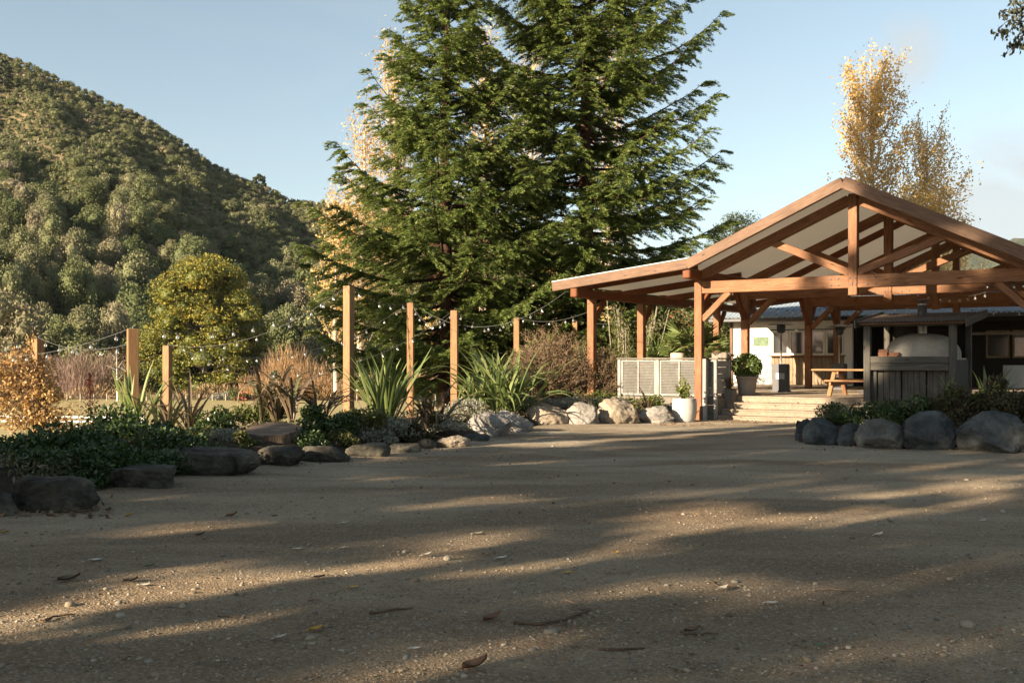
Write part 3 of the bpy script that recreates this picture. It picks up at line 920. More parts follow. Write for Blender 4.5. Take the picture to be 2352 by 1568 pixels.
def build_heater(a, b, label, dz=0):
    R = thing('patio_heater', L(a, b, DK), label, 'patio heater', 'patio heaters on the deck')
    mb = MB(); z = DK
    lbox(mb, a - .21, a + .21, b - .18, b + .18, z + .05, z + .82); lbox(mb, a - .24, a + .24, b - .21, b + .21, z + .005, z + .055)
    lbox(mb, a - .20, a + .20, b - .17, b + .17, z + .82, z + .86)
    body = mb.build('cabinet', M['charcoal'], R)
    mb = MB(); lbox(mb, a - .09, a + .17, b - .187, b - .182, z + .40, z + .58); mb.build('label_plate', M['steel'], body)
    mb = MB(); lathe(mb, L(a, b, z), [(.03, .86), (.03, 1.72), (.045, 1.72), (.045, 1.80), (.03, 1.82)], 12); mb.build('pole', M['steel'], R, smooth=True)
    mb = MB(); lathe(mb, L(a, b, z), [(.06, 1.80), (.12, 1.84), (.13, 1.90), (.13, 2.06), (.10, 2.10)], 20); mb.build('burner_head', M['black'], R, smooth=True)
    mb = MB(); lathe(mb, L(a, b, z), [(.42, 2.06), (.40, 2.075), (.25, 2.125), (.06, 2.16), (.0, 2.165), (.06, 2.15), (.25, 2.115), (.42, 2.055)], 28); mb.build('reflector_hood', M['steel'], R, smooth=True)


def build_table():
    R = thing('picnic_table', L(3.5, 3.0, DK), 'sturdy orange brown timber picnic table on the deck beside the oven hut', 'picnic table')
    tw = M['tablewood']
    for k in range(5):
        beam('table_plank', L(2.2, 2.6 + k * .165, 1.375), L(4.9, 2.6 + k * .165, 1.375), .155, .05, tw, R)
    for b in (2.05, 3.87):
        s = beam('bench_seat', L(2.75, b, 1.09), L(4.9, b, 1.09), .28, .05, tw, R)
    for a in (2.8, 4.4):
        beam('leg', L(a, 2.2, DK), L(a, 2.72, 1.35), .09, .11, tw, R, up=PT)
        beam('leg', L(a, 3.72, DK), L(a, 3.2, 1.35), .09, .11, tw, R, up=PT)
        beam('cross_bar', L(a + .1, 1.95, 1.01), L(a + .1, 3.98, 1.01), .06, .1, tw, R)
        beam('cross_bar', L(a + .1, 2.62, 1.30), L(a + .1, 3.3, 1.30), .06, .09, tw, R)
    # slim stand
    S2 = thing('umbrella_stand', L(2.9, 5.6, DK), 'slim pale metal pole on a dark round base behind the picnic table', 'stand')
    mb = MB(); lathe(mb, L(2.9, 5.6, DK), [(.0, .06), (.24, .05), (.26, .0)], 20); mb.build('base', M['charcoal'], S2, smooth=True)
    mb = MB(); lathe(mb, L(2.9, 5.6, DK), [(.022, .05), (.022, 1.02), (0, 1.02)], 10); mb.build('pole', M['steel'], S2, smooth=True)
    # pale board leaning on the right
    Bd = thing('menu_board', L(7.2, 2.6, DK), 'blank pale board standing in the shade right of the oven hut', 'board')
    mb = MB(); lbox(mb, 7.05, 8.05, 2.6, 2.63, .95, 1.52); mb.build('panel', M['whiteboard'], Bd)
    for a in (7.1, 8.0):
        beam('leg', L(a, 2.66, DK), L(a, 2.66, 1.5), .05, .05, M['grey'], Bd, up=PB)


PAV = build_pavilion(); build_deck(); build_louvre(); build_cottage(); build_oven_hut()
build_heater(.44, 5.1, 'black patio heater with round hood in front of the white wall')
build_heater(1.14, 8.7, 'black patio heater with round hood half hidden behind the timber table')
build_table()
#PART3
# ------------------------------------------------------------------ garden posts and string lights
POSTS = {}


def garden_post(key, u, v_top, Y, w, rot, z0, label):
    p = at(u, v_top, Y); z0 -= 1.0
    up = Vector((math.cos(rot), math.sin(rot), 0))
    o = beam('garden_post', (p.x, p.y, z0), (p.x, p.y, p.z), w, w, M['postwood'], None, .008, up=(up.x, up.y, 0)) if False else None
    bm = bmesh.new(); bmesh.ops.create_cube(bm, size=1)
    h = p.z - z0
    bmesh.ops.scale(bm, vec=(h, w, w), verts=bm.verts)
    bmesh.ops.bevel(bm, geom=bm.edges[:], offset=.008, segments=1, affect='EDGES')
    me = bpy.data.meshes.new('garden_post'); bm.to_mesh(me); bm.free(); me.materials.append(M['postwood'])
    o = bpy.data.objects.new('garden_post', me); COL.objects.link(o)
    x = Vector((0, 0, 1)); y = Vector((math.cos(rot), math.sin(rot), 0)); z = x.cross(y)
    o.matrix_world = Matrix(((x.x, y.x, z.x, p.x), (x.y, y.y, z.y, p.y), (x.z, y.z, z.z, z0 + h / 2), (0, 0, 0, 1)))
    POSTS[key] = p
    tag(o, label, 'post', 'square timber posts carrying the string lights')
    mb = MB(); q = p + Vector((0, 0, .0))
    tube(mb, [q + Vector((0, 0, -.01)), q + Vector((0, 0, .05)), q + Vector((.03, 0, .07)), q + Vector((.05, 0, .045))], .006, 5)
    ho = mb.build('hook', M['steel'])
    ho.parent = o; ho.matrix_parent_inverse = o.matrix_world.inverted()


R_ = math.radians
garden_post('A', 88, 778, 25, .21, R_(58), -.2, 'square timber post wrapped by the orange leaved vine')
garden_post('B', 305, 755, 20, .20, R_(27), .0, 'thick timber post with one deeply shaded face rising from the dark hedge')
garden_post('C', 385, 794, 29, .20, R_(75), -.4, 'slim sunlit timber post just right of the thick shaded one')
garden_post('D', 801, 657, 26, .205, R_(62), .1, 'tallest sunlit timber post beside the upright green flax')
garden_post('E', 943, 695, 34, .205, R_(84), -.3, 'darker brown timber post between the tall pale post and the redwood trunk')
garden_post('F', 1044, 713, 32, .21, R_(80), -.2, 'pale timber post rising from the edge of the large green flax')
garden_post('G', 1187, 730, 38, .20, R_(80), -.2, 'timber post half hidden behind the brown twiggy shrub')
garden_post('H', 1321, 738, 42, .20, R_(75), -.2, 'far timber post beside the outer pavilion post')
POSTS['Z0'] = at(-150, 782, 22); POSTS['Z1'] = at(-180, 776, 30)
POSTS['P1'] = at(1352, 718, 29.9); POSTS['PV'] = at(1300, 672, 29.2); POSTS['PR'] = at(1480, 735, 36)

_bulb = {}


def bulb_meshes():
    mb = MB(); lathe(mb, (0, 0, 0), [(.0, .0), (.013, .0), (.016, -.03), (.016, -.06), (.0, -.06)], 8)
    _bulb['socket'] = mb.mesh('socket', smooth=True); _bulb['socket'].materials.append(M['black'])
    mb = MB(); lathe(mb, (0, 0, 0), [(.014, -.058), (.022, -.075), (.036, -.105), (.041, -.125), (.038, -.148), (.024, -.163), (.0, -.168)], 12)
    _bulb['glass'] = mb.mesh('bulb', smooth=True); _bulb['glass'].materials.append(M['bulb'])


bulb_meshes()


def strand(a, b, sag, n, label, seed, t0=.04, t1=.96, group='festoon light strings between the posts', drop=(0, 0)):
    rng = np.random.default_rng(seed)
    A = POSTS[a].copy() if isinstance(a, str) else Vector(a); B_ = POSTS[b].copy() if isinstance(b, str) else Vector(b)
    A.z += .03 - drop[0]; B_.z += .03 - drop[1]
    f = lambda t: A.lerp(B_, t) - Vector((0, 0, sag * 4 * t * (1 - t)))
    R = thing('string_light', A, label, 'string lights', group)
    mb = MB(); tube(mb, [f(t)[:] for t in np.linspace(0, 1, 26)], .006, 5)
    mb.build('cable', M['wire'], R)
    for k in range(n):
        t = t0 + (t1 - t0) * (k + .5 + rng.uniform(-.32, .32)) / n
        p = f(t) - A
        sw = rng.uniform(-.25, .25, 2)
        s = bpy.data.objects.new('bulb', _bulb['glass']); COL.objects.link(s); s.parent = R
        s.location = p; s.rotation_euler = (sw[0], sw[1], 0); s.scale = (.85, .85, .85)
        c = bpy.data.objects.new('socket', _bulb['socket']); COL.objects.link(c); c.parent = s


strand('Z0', 'A', .16, 4, 'string of clear bulbs running out of frame from the vine wrapped post', 1)
strand('A', 'B', .20, 5, 'string of clear bulbs from the vine wrapped post to the thick shaded post', 2, drop=(0, .3))
strand('Z1', 'B', .55, 8, 'lower string of clear bulbs passing behind the vine to the thick shaded post', 3, .35)
strand('B', 'D', .5, 9, 'string of clear bulbs from the thick shaded post up to the tallest post', 4)
strand('C', 'E', .95, 14, 'long sagging string of clear bulbs from the slim sunlit post to the darker brown post', 5)
strand('C', 'D', .55, 8, 'string of clear bulbs from the slim sunlit post up to the tallest post', 6)
strand('C', 'F', 1.3, 13, 'lowest sagging string of clear bulbs crossing behind the tallest post', 7)
strand('D', 'E', .28, 4, 'short string of clear bulbs between the tallest post and the darker brown post', 8)
strand('E', 'F', .62, 8, 'deeply dipped string of clear bulbs between the darker brown post and the pale post', 9)
strand('E', 'PV', .9, 7, 'high string of clear bulbs from the darker brown post to the pavilion roof corner', 10)
strand('F', 'G', .5, 5, 'string of clear bulbs from the pale post to the post behind the twiggy shrub', 11)
strand('G', 'P1', .22, 5, 'string of clear bulbs from the post behind the twiggy shrub to the pavilion', 12)
strand('H', 'PR', .15, 3, 'far string of clear bulbs leading behind the outer pavilion post', 13)
# inside the pavilion
g2 = 'festoon light strings under the pavilion roof'
strand(L(-3.3, 3.2, 3.33), L(0, 3.2, 3.55), .12, 5, 'string of clear bulbs hung under the low lean-to roof', 21, group=g2)
strand(L(0, .6, 3.55), L(0, 12.4, 3.6), .35, 16, 'string of clear bulbs along the inner row of posts', 22, group=g2)
strand(L(.2, 9.0, 3.42), L(3.9, 9.0, 3.42), .14, 9, 'string of clear bulbs under the third roof truss', 23, group=g2)
strand(L(4.6, 3.6, 3.55), L(6.4, 5.2, 3.55), .22, 8, 'short looped string of clear bulbs above the oven chimney', 24, group=g2)
strand(L(4.3, 12.2, 3.35), L(8.0, 12.2, 3.4), .15, 6, 'string of clear bulbs under the rearmost roof truss', 25, group=g2)
strand(L(6.9, .1, 3.44), L(8.1, .1, 3.44), .06, 4, 'cluster of clear bulbs under the front tie beam near the frame edge', 26, group=g2)

# ------------------------------------------------------------------ stones


def stone(u0, u1, vt, vb, mat, seed, label, group, cat='boulder', deep=.85, planes=13, flat=0.0, z0=0.0, name=None):
    rng = np.random.default_rng(seed)
    p = gnd((u0 + u1) / 2, vb, z0)
    Y = p.y
    W = (u1 - u0) / F * Y * (1.07 if 'left' in group else 1.0); Hh = (vb - vt) / F * Y
    v, f = ico(5); v = v.copy()
    # cut with random planes for facets
    for k in range(planes):
        n = unit(rng.normal(size=3)); 
        if flat and k == 0: n = unit(np.array([rng.normal() * .1, rng.normal() * .1, 1.])); 
        d = rng.uniform(.60, .86) if not (flat and k == 0) else flat
        s = v @ n
        ov = np.maximum(s - d, 0)
        v = v - (ov * .97)[:, None] * n
    off = Vector(rng.uniform(-50, 50, 3))
    d = np.array([noise.fractal(Vector(x * 1.3) + off, 1.0, 2.0, 5) for x in v])
    e = np.array([noise.noise(Vector(x * 5.5) + off) for x in v])
    rg = np.array([1 - abs(noise.noise(Vector(x * 2.4) + off * 1.7)) for x in v])
    e2 = np.array([noise.noise(Vector(x * 11) + off) for x in v]); ck = np.array([1 - abs(noise.noise(Vector((x[0] * 2.1, x[1] * 2.1, x[2] * 3.3)) + off * .7)) for x in v])
    v = v * (1 + .11 * d + .045 * e + .02 * e2 - .05 * smooth01(.84, 1.0, rg) - .045 * smooth01(.93, 1.0, ck))[:, None]
    v /= np.abs(v[:, :1]).max() if False else 1
    mn, mx = v.min(0), v.max(0)
    v = (v - (mn + mx) / 2) / (mx - mn)
    v = v * np.array([W, W * deep, Hh * 1.22])
    v[:, 2] += Hh * 1.22 / 2 - Hh * .22
    a = rng.uniform(-.25, .25)
    c, s = math.cos(a), math.sin(a)
    v[:, :2] = v[:, :2] @ np.array([[c, s], [-s, c]])
    pos = Vector((p.x, p.y + W * deep * .42, z0))
    mb = MB(); mb.add(v + np.array(pos), f)
    o = mb.build(name or ('boulder' if cat == 'boulder' else 'edging_stone'), mat, loc=pos, smooth=True)
    tag(o, label, cat, group)
    return o


GE = 'stones edging the garden bed on the left'; GL = 'sunlit boulders in front of the louvre fence'; GR = 'shaded boulders edging the bed on the right'
mo, wa, gr, bl = M['rock_moss'], M['rock_warm'], M['rock_grey'], M['rock_blue']
stone(5, 198, 1097, 1190, mo, 1, 'big dark mossy boulder under the hedge nearest the camera', GE, deep=.7)
stone(-70, 18, 1135, 1200, mo, 2, 'dark stone cut off by the edge of the frame beside the big mossy boulder', GE, deep=.8)
stone(243, 388, 1072, 1132, mo, 3, 'low brown stone half buried between the mossy boulder and the long flat block', GE, 'stone', .6, 5, .5)
stone(385, 580, 1030, 1102, mo, 4, 'long flat topped dark stone block in the garden edging', GE, 'stone', .55, 5, .55)
stone(578, 692, 1024, 1078, mo, 5, 'rounded dark stone right in front of the tree stump', GE, 'stone', .7, 5)
stone(686, 800, 1024, 1070, mo, 6, 'flattish dark stone just right of the stump', GE, 'stone', .6, 5, .6)
stone(793, 892, 1018, 1058, mo, 7, 'dark square stone below the upright green flax', GE, 'stone', .6, 6, .6)
stone(884, 966, 1020, 1047, mo, 8, 'low slab stone below the drooping bronze flax', GE, 'stone', .7, 5, .5)
stone(950, 1003, 1008, 1039, mo, 9, 'small rounded stone between the low slab and the brown edging stone', GE, 'stone', .8, 4)
stone(1000, 1078, 1000, 1036, M['rock_warm'], 10, 'brownish edging stone left of the blue grey slab', GE, 'stone', .7, 5)
stone(1066, 1124, 997, 1020, bl, 11, 'blue grey slab stone at the end of the edging row', GE, 'stone', .7, 5, .5)
stone(1068, 1176, 948, 1010, gr, 12, 'large angular boulder with a dark front face at the end of the edging', GL, deep=.75, planes=10)
stone(1110, 1226, 942, 1001, gr, 13, 'large pale topped boulder behind the angular dark fronted one', GL, deep=.8, planes=9)
stone(1206, 1306, 924, 981, wa, 14, 'leftmost of the sunlit boulders in front of the brown shrub, low with cracks', GL, deep=.8, planes=9)
stone(1296, 1382, 923, 981, gr, 15, 'grey angular sunlit boulder left of the biggest warm one', GL, deep=.8, planes=10)
stone(1374, 1477, 911, 978, wa, 16, 'biggest warm coloured sunlit boulder with a cracked face', GL, deep=.8, planes=8)
stone(1468, 1552, 932, 976, gr, 17, 'small pale grey boulder just left of the white pot', GL, deep=.8, planes=9)
stone(1834, 1900, 962, 1020, bl, 18, 'blue grey boulder leaning at the foot of the steps', GR, deep=.9, planes=6)
stone(1852, 1937, 960, 1029, bl, 19, 'rounded blue grey boulder just right of the steps', GR, deep=.8, planes=5)
stone(1926, 1986, 972, 1031, bl, 20, 'small egg shaped boulder between two larger blue grey ones', GR, deep=.8, planes=3)
stone(1976, 2092, 961, 1038, M['rock_mid'], 21, 'palest knobbly boulder below the oven hut', GR, deep=.8, planes=5)
stone(2088, 2218, 944, 1041, bl, 22, 'large dark boulder with a sloping flat top', GR, deep=.8, planes=8)
stone(2220, 2372, 943, 1046, bl, 23, 'large dark boulder cut off by the frame with a pale streak', GR, deep=.75, planes=7)
stone(2380, 2500, 950, 1046, bl, 24, 'dark boulder just beyond the large streaked boulder', GR, deep=.8)

# ------------------------------------------------------------------ tree stump, pots


def build_stump():
    p = gnd(622, 1050, .10); p.y += .75; p.x -= .13
    Y = p.y; R0 = 64 / F * Y
    rng = np.random.default_rng(4)
    seg = 64; ang = np.arange(seg) / seg * 2 * math.pi
    wob = np.array([1 + .06 * noise.noise(Vector((math.cos(t) * 2, math.sin(t) * 2, 3))) + .03 * noise.noise(Vector((math.cos(t) * 9, math.sin(t) * 9, 1))) for t in ang])
    zs = [0, .1, .25, .42, .50, .52]; rs = [1.16, 1.08, 1.02, 1.0, .98, .955]
    top = at(626, 985, Y).z
    V = np.array([[R0 * r * w * (1 + .02 * math.sin(7 * t + z * 9)) * math.cos(t) * 1.0, R0 * r * w * math.sin(t) * .95, z / .52 * (top + .085 * w * math.sin(t) * (z / .52) ** 2)] for z, r in zip(zs, rs) for t, w in zip(ang, wob)])
    f = []
    for k in range(len(zs) - 1):
        for j in range(seg): f.append([k * seg + j, k * seg + (j + 1) % seg, (k + 1) * seg + (j + 1) % seg, (k + 1) * seg + j])
    R = thing('tree_stump', (p.x, p.y, 0), 'broad flat sawn tree stump behind the edging stones', 'stump')
    mb = MB(); mb.add(V + np.array([p.x, p.y, 0]), f); mb.build('bark', M['bark_brown'], R, smooth=True)
    rings = []; F2 = []
    nr = 8
    for q in range(nr):
        s = (q + .02) / (nr - 1)
        for t, w in zip(ang, wob):
            rings.append([R0 * .957 * w * s * math.cos(t), R0 * .957 * w * s * math.sin(t) * .95, top + .004 + .085 * w * s * math.sin(t) + .01 * noise.noise(Vector((s * 3 * math.cos(t), s * 9 * math.sin(t), 0)))])
    for q in range(nr - 1):
        for j in range(seg): F2.append([q * seg + j, q * seg + (j + 1) % seg, (q + 1) * seg + (j + 1) % seg, (q + 1) * seg + j])
    mb = MB(); mb.add(np.array(rings) + np.array([p.x, p.y, 0]), F2)
    m, nt = new_mat('sawn_wood')
    v = coords(nt, 'Object', (1, 10, 1)); a = noise_node(nt, v, 3, 6, .6, .4)
    finish(m, nt, ramp(nt, a, [(.3, (.09, .06, .042)), (.55, (.19, .135, .095)), (.75, (.27, .205, .155))]), .85, .2, a, .5, .02)
    mb.build('sawn_top', m, R, smooth=True)


build_stump()


def pot_round(c, prof, mat, name, label, cat='plant pot'):
    R = thing(name, c, label, cat)
    mb = MB(); lathe(mb, c, prof, 40); mb.build('pot', mat, R, smooth=True)
    rm = max(r for r, z in prof[-3:]); zt = prof[-1][1]
    return R


# big pale pot with its small plant
cw = L(.05, -1.05, 0)
PW = pot_round(cw, [(.20, 0), (.24, .0), (.285, .12), (.315, .30), (.318, .50), (.30, .64), (.305, .655), (.29, .66), (.272, .645), (.275, .56), (0, .55)], M['potwhite'], 'planter', 'large smooth white pot with a sparse leafy shrub at the foot of the front post', 'plant pot')
mb = MB(); rng = np.random.default_rng(8)
for k in range(7):
    a = rng.uniform(0, 6.28); h = rng.uniform(.35, .62); sp = rng.uniform(.05, .28)
    pts = [cw + Vector((0, 0, .56)), cw + Vector((math.cos(a) * sp * .5, math.sin(a) * sp * .5, .56 + h * .55)), cw + Vector((math.cos(a) * sp, math.sin(a) * sp, .56 + h))]
    tube(mb, [q[:] for q in pts], [.01, .008, .004], 5)
    c = np.array([pts[1].lerp(pts[2], t)[:] if i % 2 else pts[0].lerp(pts[1], t)[:] for i, t in enumerate(rng.uniform(.3, 1, 46))]) + rng.normal(0, .045, (46, 3))
    leaves(mb, c, .085, .05, rng, mat=1)
mb.build('shrub', [M['twig'], M['bushlight']], PW)

cp = L(.57, 1.95, DK)
PT2 = pot_round(cp, [(.19, 0), (.215, .0), (.225, .02), (.275, .40), (.29, .455), (.30, .46), (.305, .52), (.30, .535), (.27, .53), (.265, .47), (0, .46)], M['pottaupe'], 'planter', 'round taupe pot holding a dense ball of bright green leaves on the deck', 'plant pot')
mb = MB()
d = ball(rng, 4200, .55)
c = d * np.array([.42, .42, .38]) * (1 + .16 * np.array([noise.noise(Vector(x * 3.1)) for x in d]))[:, None] + np.array([cp.x, cp.y, DK + .80])
c = c[c[:, 2] > DK + .5]
leaves(mb, c, .062, .036, rng, dirs=unit(d[:len(c)]), jit=1.3)
for k in range(14):
    q = ball(rng, 1)[0] * .3
    tube(mb, [(cp.x, cp.y, DK + .46), (cp.x + q[0], cp.y + q[1], DK + .85 + q[2] * .7)], [.01, .004], 4, mat=1)
mb.build('shrub', [M['boxbush'], M['twig']], PT2)


def blade(mb, base, az, L0, tilt, droop, w, rng, tint, nseg=8, mat=0):
    """one sword leaf: rises, leans outward and bends over under its weight"""
    s = np.linspace(0, 1, nseg + 1)
    ang = tilt + droop * s ** 1.8
    st = L0 / nseg
    rr = np.concatenate([[0], np.cumsum(np.sin(ang[:-1]) * st)]); zz = np.concatenate([[0], np.cumsum(np.cos(ang[:-1]) * st)])
    ca, sa = math.cos(az), math.sin(az)
    P = np.stack([base[0] + rr * ca, base[1] + rr * sa, base[2] + zz], 1)
    W = w * np.minimum(1, .55 + 1.6 * s) * np.clip((1.02 - s) * 3.2, 0.02, 1)
    tw = rng.uniform(-.5, .5)
    side = np.array([-sa * math.cos(tw), ca * math.cos(tw), math.sin(tw)])
    up = np.stack([-np.cos(ang) * ca, -np.cos(ang) * sa, np.sin(ang)], 1)
    A = P - side * (W / 2)[:, None] + up * (W * .22)[:, None]; B = P + side * (W / 2)[:, None] + up * (W * .22)[:, None]
    v = np.stack([A, P, B], 1).reshape(-1, 3)
    f = []
    for k in range(nseg):
        for j in (0, 1): f.append([k * 3 + j, k * 3 + j + 1, k * 3 + j + 4, k * 3 + j + 3])
    mb.add(v, f, tint, mat)


def flax(u, v, z0, n, L0, w, mat, seed, label, droop=(.3, 1.6), tilt=(.02, .75), name='flax_plant', spread=.18, Y=None, group=None, pos=None):
    rng = np.random.default_rng(seed)
    p = Vector(pos) if pos is not None else (gnd(u, v, z0) if Y is None else Vector(((u - CU) / F * Y, Y, z0)))
    R = thing(name, p, label, 'flax plant' if name == 'flax_plant' else 'plant', group)
    nf = max(3, n // 9)       # fans
    for chunk in range(1):
        mb = MB()
        for k in range(n):
            fan = k % nf
            fr = np.random.default_rng(seed * 100 + fan)
            fx, fy = fr.normal(0, spread, 2); faz = fr.uniform(0, 2 * math.pi); ft = fr.uniform(0, .3)
            az = faz + (0 if rng.random() < .5 else math.pi) + rng.normal(0, .35)
            tl = rng.uniform(*tilt) + ft * .5
            blade(mb, (p.x + fx, p.y + fy, z0 - .05), az, L0 * rng.uniform(.6, 1.1), tl, rng.uniform(*droop) * (.5 + rng.random()), w * rng.uniform(.7, 1.2), rng, rng.uniform(0, 1))
        mb.build('leaves', mat, R, smooth=True)
    return R


fg, fb = M['flaxgreen'], M['flaxbronze']
flax(292, 1000, .42, 26, 1.25, .075, fg, 31, 'stiff upright green flax at the foot of the thick shaded post', droop=(.0, .35), tilt=(.05, .45), Y=19.3)
flax(372, 1000, .40, 14, .8, .07, fg, 32, 'short green flax leaves in front of the slim sunlit post', droop=(.1, .9), tilt=(.1, .6), Y=19.6)
flax(432, 1000, .36, 30, 1.15, .065, fb, 33, 'dark bronze flax between the hedge and the tree stump', droop=(.2, 1.7), tilt=(.05, .8), Y=18.2)
flax(655, 990, .42, 52, 1.75, .07, fb, 34, 'bronze flax with arching drooping leaves behind the tree stump', droop=(1.8, 3.2), tilt=(.0, .4), Y=19.6)
flax(742, 990, .42, 22, 1.2, .07, fb, 35, 'smaller bronze flax bending over left of the tallest post', droop=(1.6, 3.0), tilt=(.05, .5), Y=20.2)
flax(872, 1000, .40, 48, 1.62, .085, fg, 36, 'tall upright green flax just right of the tallest post', droop=(.05, .8), tilt=(.03, .62), Y=19.9)
flax(985, 990, .38, 46, 1.25, .06, fb, 37, 'reddish bronze flax drooping over the edging stones', droop=(1.3, 3.0), tilt=(.1, .8), Y=20.3)
flax(1150, 940, .35, 170, 1.95, .09, fg, 38, 'largest green flax clump, wide with glossy arching leaves', droop=(.4, 2.0), tilt=(.05, .8), Y=26.2, spread=.55)
flax(1478, 905, .3, 20, .75, .06, fb, 39, 'small pinkish bronze flax between the brown shrub and the louvre fence', droop=(.5, 1.6), tilt=(.1, .7), Y=27.2)
flax(2180, 930, .3, 30, 1.25, .07, fg, 40, 'shaded green flax in front of the right hut post', droop=(.5, 1.9), tilt=(.1, .7), Y=22.6)
flax(2268, 925, .3, 34, 1.35, .075, fg, 41, 'shaded green flax in front of the blank pale board', droop=(.2, 1.5), tilt=(.05, .7), Y=22.8)
flax(1960, 940, .3, 60, .62, .045, M['bushgreen'], 42, 'dark strappy leaved clump at the left end of the shaded shrubs', droop=(.6, 1.8), tilt=(.1, .9), Y=22.4, name='strappy_plant')
flax(1860, 700, 0, 10, .5, .05, fg, 43, 'short flax at the foot of the pavilion beside the white pot', Y=27.5) if False else None
# square planter with its cordyline
cq = L(.43, 1.02, .495)
R = thing('square_planter', cq, 'small square timber planter with a spiky cordyline on the steps', 'planter')
mb = MB(); lbox(mb, .27, .59, .86, 1.16, .497, .86); mb.build('box', M['grey'], R)
mb = MB()
for k in range(34):
    blade(mb, (cq.x, cq.y, .86), rng.uniform(0, 6.28), rng.uniform(.3, .5), rng.uniform(.1, 1.2), rng.uniform(.1, .9), .026, rng, rng.uniform(0, 1), 5)
mb.build('cordyline_leaves', M['flaxbronze'], R)
# upright weathered log beside the steps
R = thing('weathered_log', L(.02, 1.5, DK), 'tall split weathered log standing behind the end of the louvre fence', 'log')
c0 = L(.02, 1.5, DK); seg = 40; V = []
for z in np.linspace(0, 1.15, 14):
    for j in range(seg):
        t = j / seg * 6.283
        r = .25 * (1 + .22 * noise.noise(Vector((math.cos(t) * 2.5, math.sin(t) * 2.5, z * .7))) + .06 * math.sin(9 * t + z))
        V.append([c0.x + r * math.cos(t), c0.y + r * math.sin(t), DK + z + (.05 * math.sin(3 * t) if z > 1.1 else 0)])
mb = MB(); mb.add(V, [[k * seg + j, k * seg + (j + 1) % seg, (k + 1) * seg + (j + 1) % seg, (k + 1) * seg + j] for k in range(13) for j in range(seg)])
mb.add(np.array(V[-seg:]), [list(range(seg))])
mb.build('log', M['bark_grey'], R, smooth=True)
#PART4
# ------------------------------------------------------------------ shrubs


def shrub(u, v, Y, z0, rx, ry, h, n, leaf, mat, seed, label, name='shrub', cat='shrub', group=None, clumps=14, stems=16, lw=.55, twigmat=None, pos=None):
    rng = np.random.default_rng(seed)
    p = Vector(((u - CU) / F * Y, Y, z0)) if pos is None else Vector(pos)
    R = thing(name, p, label, cat, group)
    mb = MB(); ms = MB()
    cs = []
    for k in range(clumps):
        d = ball(rng, 1, .2)[0]; d[2] = abs(d[2])
        c = np.array([d[0] * rx * .78, d[1] * ry * .78, d[2] * h * .68 + h * .14])
        r = np.array([rx, ry, h * .62]) * rng.uniform(.26, .46)
        cs.append((c, r))
    per = n // clumps
    P0_ = np.array(p[:])
    for c, r in cs:
        b = ball(rng, per, .3)
        q = c + b * r
        q = q[q[:, 2] > .03]
        leaves(mb, q + P0_, leaf, leaf * lw, rng, dirs=unit(b[:len(q)] + np.array([0, 0, .4])), jit=1.5, flat=.4)
    for k in range(stems):
        c, r = cs[k % clumps]
        e = c + rng.normal(0, .3, 3) * r
        m_ = e * .5 + np.array([rng.normal(0, rx * .08), rng.normal(0, ry * .08), h * .05])
        tube(ms, [P0_ + np.array([e[0] * .12, e[1] * .12, 0]), P0_ + m_, P0_ + e], [.016, .011, .004], 4)
    mb.build('foliage', mat, R)
    if stems: ms.build('stems', twigmat or M['twig'], R)
    return R


M['ground_plants'] = leafmat('low_ground_plants', [(.045, .06, .02), (.09, .10, .035), (.14, .10, .06), (.20, .16, .10), (.08, .055, .035)], .2)
bg, bl_, ol = M['bushgreen'], M['bushlight'], M['olive']
GH = 'dark hedge shrubs behind the big mossy boulder'
shrub(-40, 0, 13.2, .0, 1.0, .9, .82, 4600, .075, bg, 51, 'speckled leafy shrub cut off by the frame below the orange vine', group=GH)
shrub(90, 0, 13.7, .0, 1.1, 1.0, .86, 6400, .075, bg, 52, 'dark glossy hedge shrub directly above the big mossy boulder', group=GH)
shrub(215, 0, 14.4, .0, 1.2, 1.0, .98, 7200, .078, bg, 53, 'dark glossy hedge shrub in front of the upright flax leaves', group=GH)
shrub(335, 0, 15.9, .1, 1.15, .9, 1.04, 7000, .078, bg, 54, 'dark glossy hedge shrub above the long flat stone block', group=GH)
shrub(105, 0, 12.9, .0, .9, .55, .62, 3600, .07, bg, 541, 'low dark shrub spilling over the big mossy boulder', group=GH, stems=6)
shrub(205, 0, 13.5, .0, .9, .55, .68, 3600, .07, bg, 542, 'low dark shrub between the big mossy boulder and the low brown stone', group=GH, stems=6)
shrub(300, 0, 14.5, .0, .85, .55, .66, 3600, .07, bg, 543, 'low dark shrub directly above the low brown stone', group=GH, stems=6)
shrub(390, 0, 15.6, .1, .8, .5, .62, 3000, .07, bg, 544, 'low dark shrub behind the left end of the long flat block', group=GH, stems=6)
shrub(560, 0, 16.7, .2, .42, .3, .36, 1300, .06, ol, 551, 'small olive plant at the left foot of the stump', clumps=8, stems=5)
shrub(690, 0, 17.5, .15, .5, .32, .46, 1900, .06, bg, 552, 'small dark plant between the stump and the rounded edging stones', clumps=9, stems=5)
shrub(775, 0, 18.1, .15, .5, .32, .42, 1900, .06, ol, 553, 'low olive plant directly above the dark square stone', clumps=9, stems=5)
shrub(860, 0, 18.7, .15, .5, .32, .40, 1700, .045, M['lavender'], 554, 'low grey green plant at the foot of the tall upright flax', clumps=9, stems=5)
shrub(945, 0, 19.3, .15, .5, .32, .40, 1700, .06, M['shadebush'], 555, 'low brownish plant above the small rounded stone', clumps=9, stems=5)
shrub(492, 0, 18.0, .36, .5, .45, .62, 1500, .07, bg, 55, 'small leafy shrub just left of the tree stump')
shrub(520, 0, 17.0, .26, .42, .35, .34, 1300, .045, M['lavender'], 56, 'low grey green plant on the soil left of the stump', stems=6)
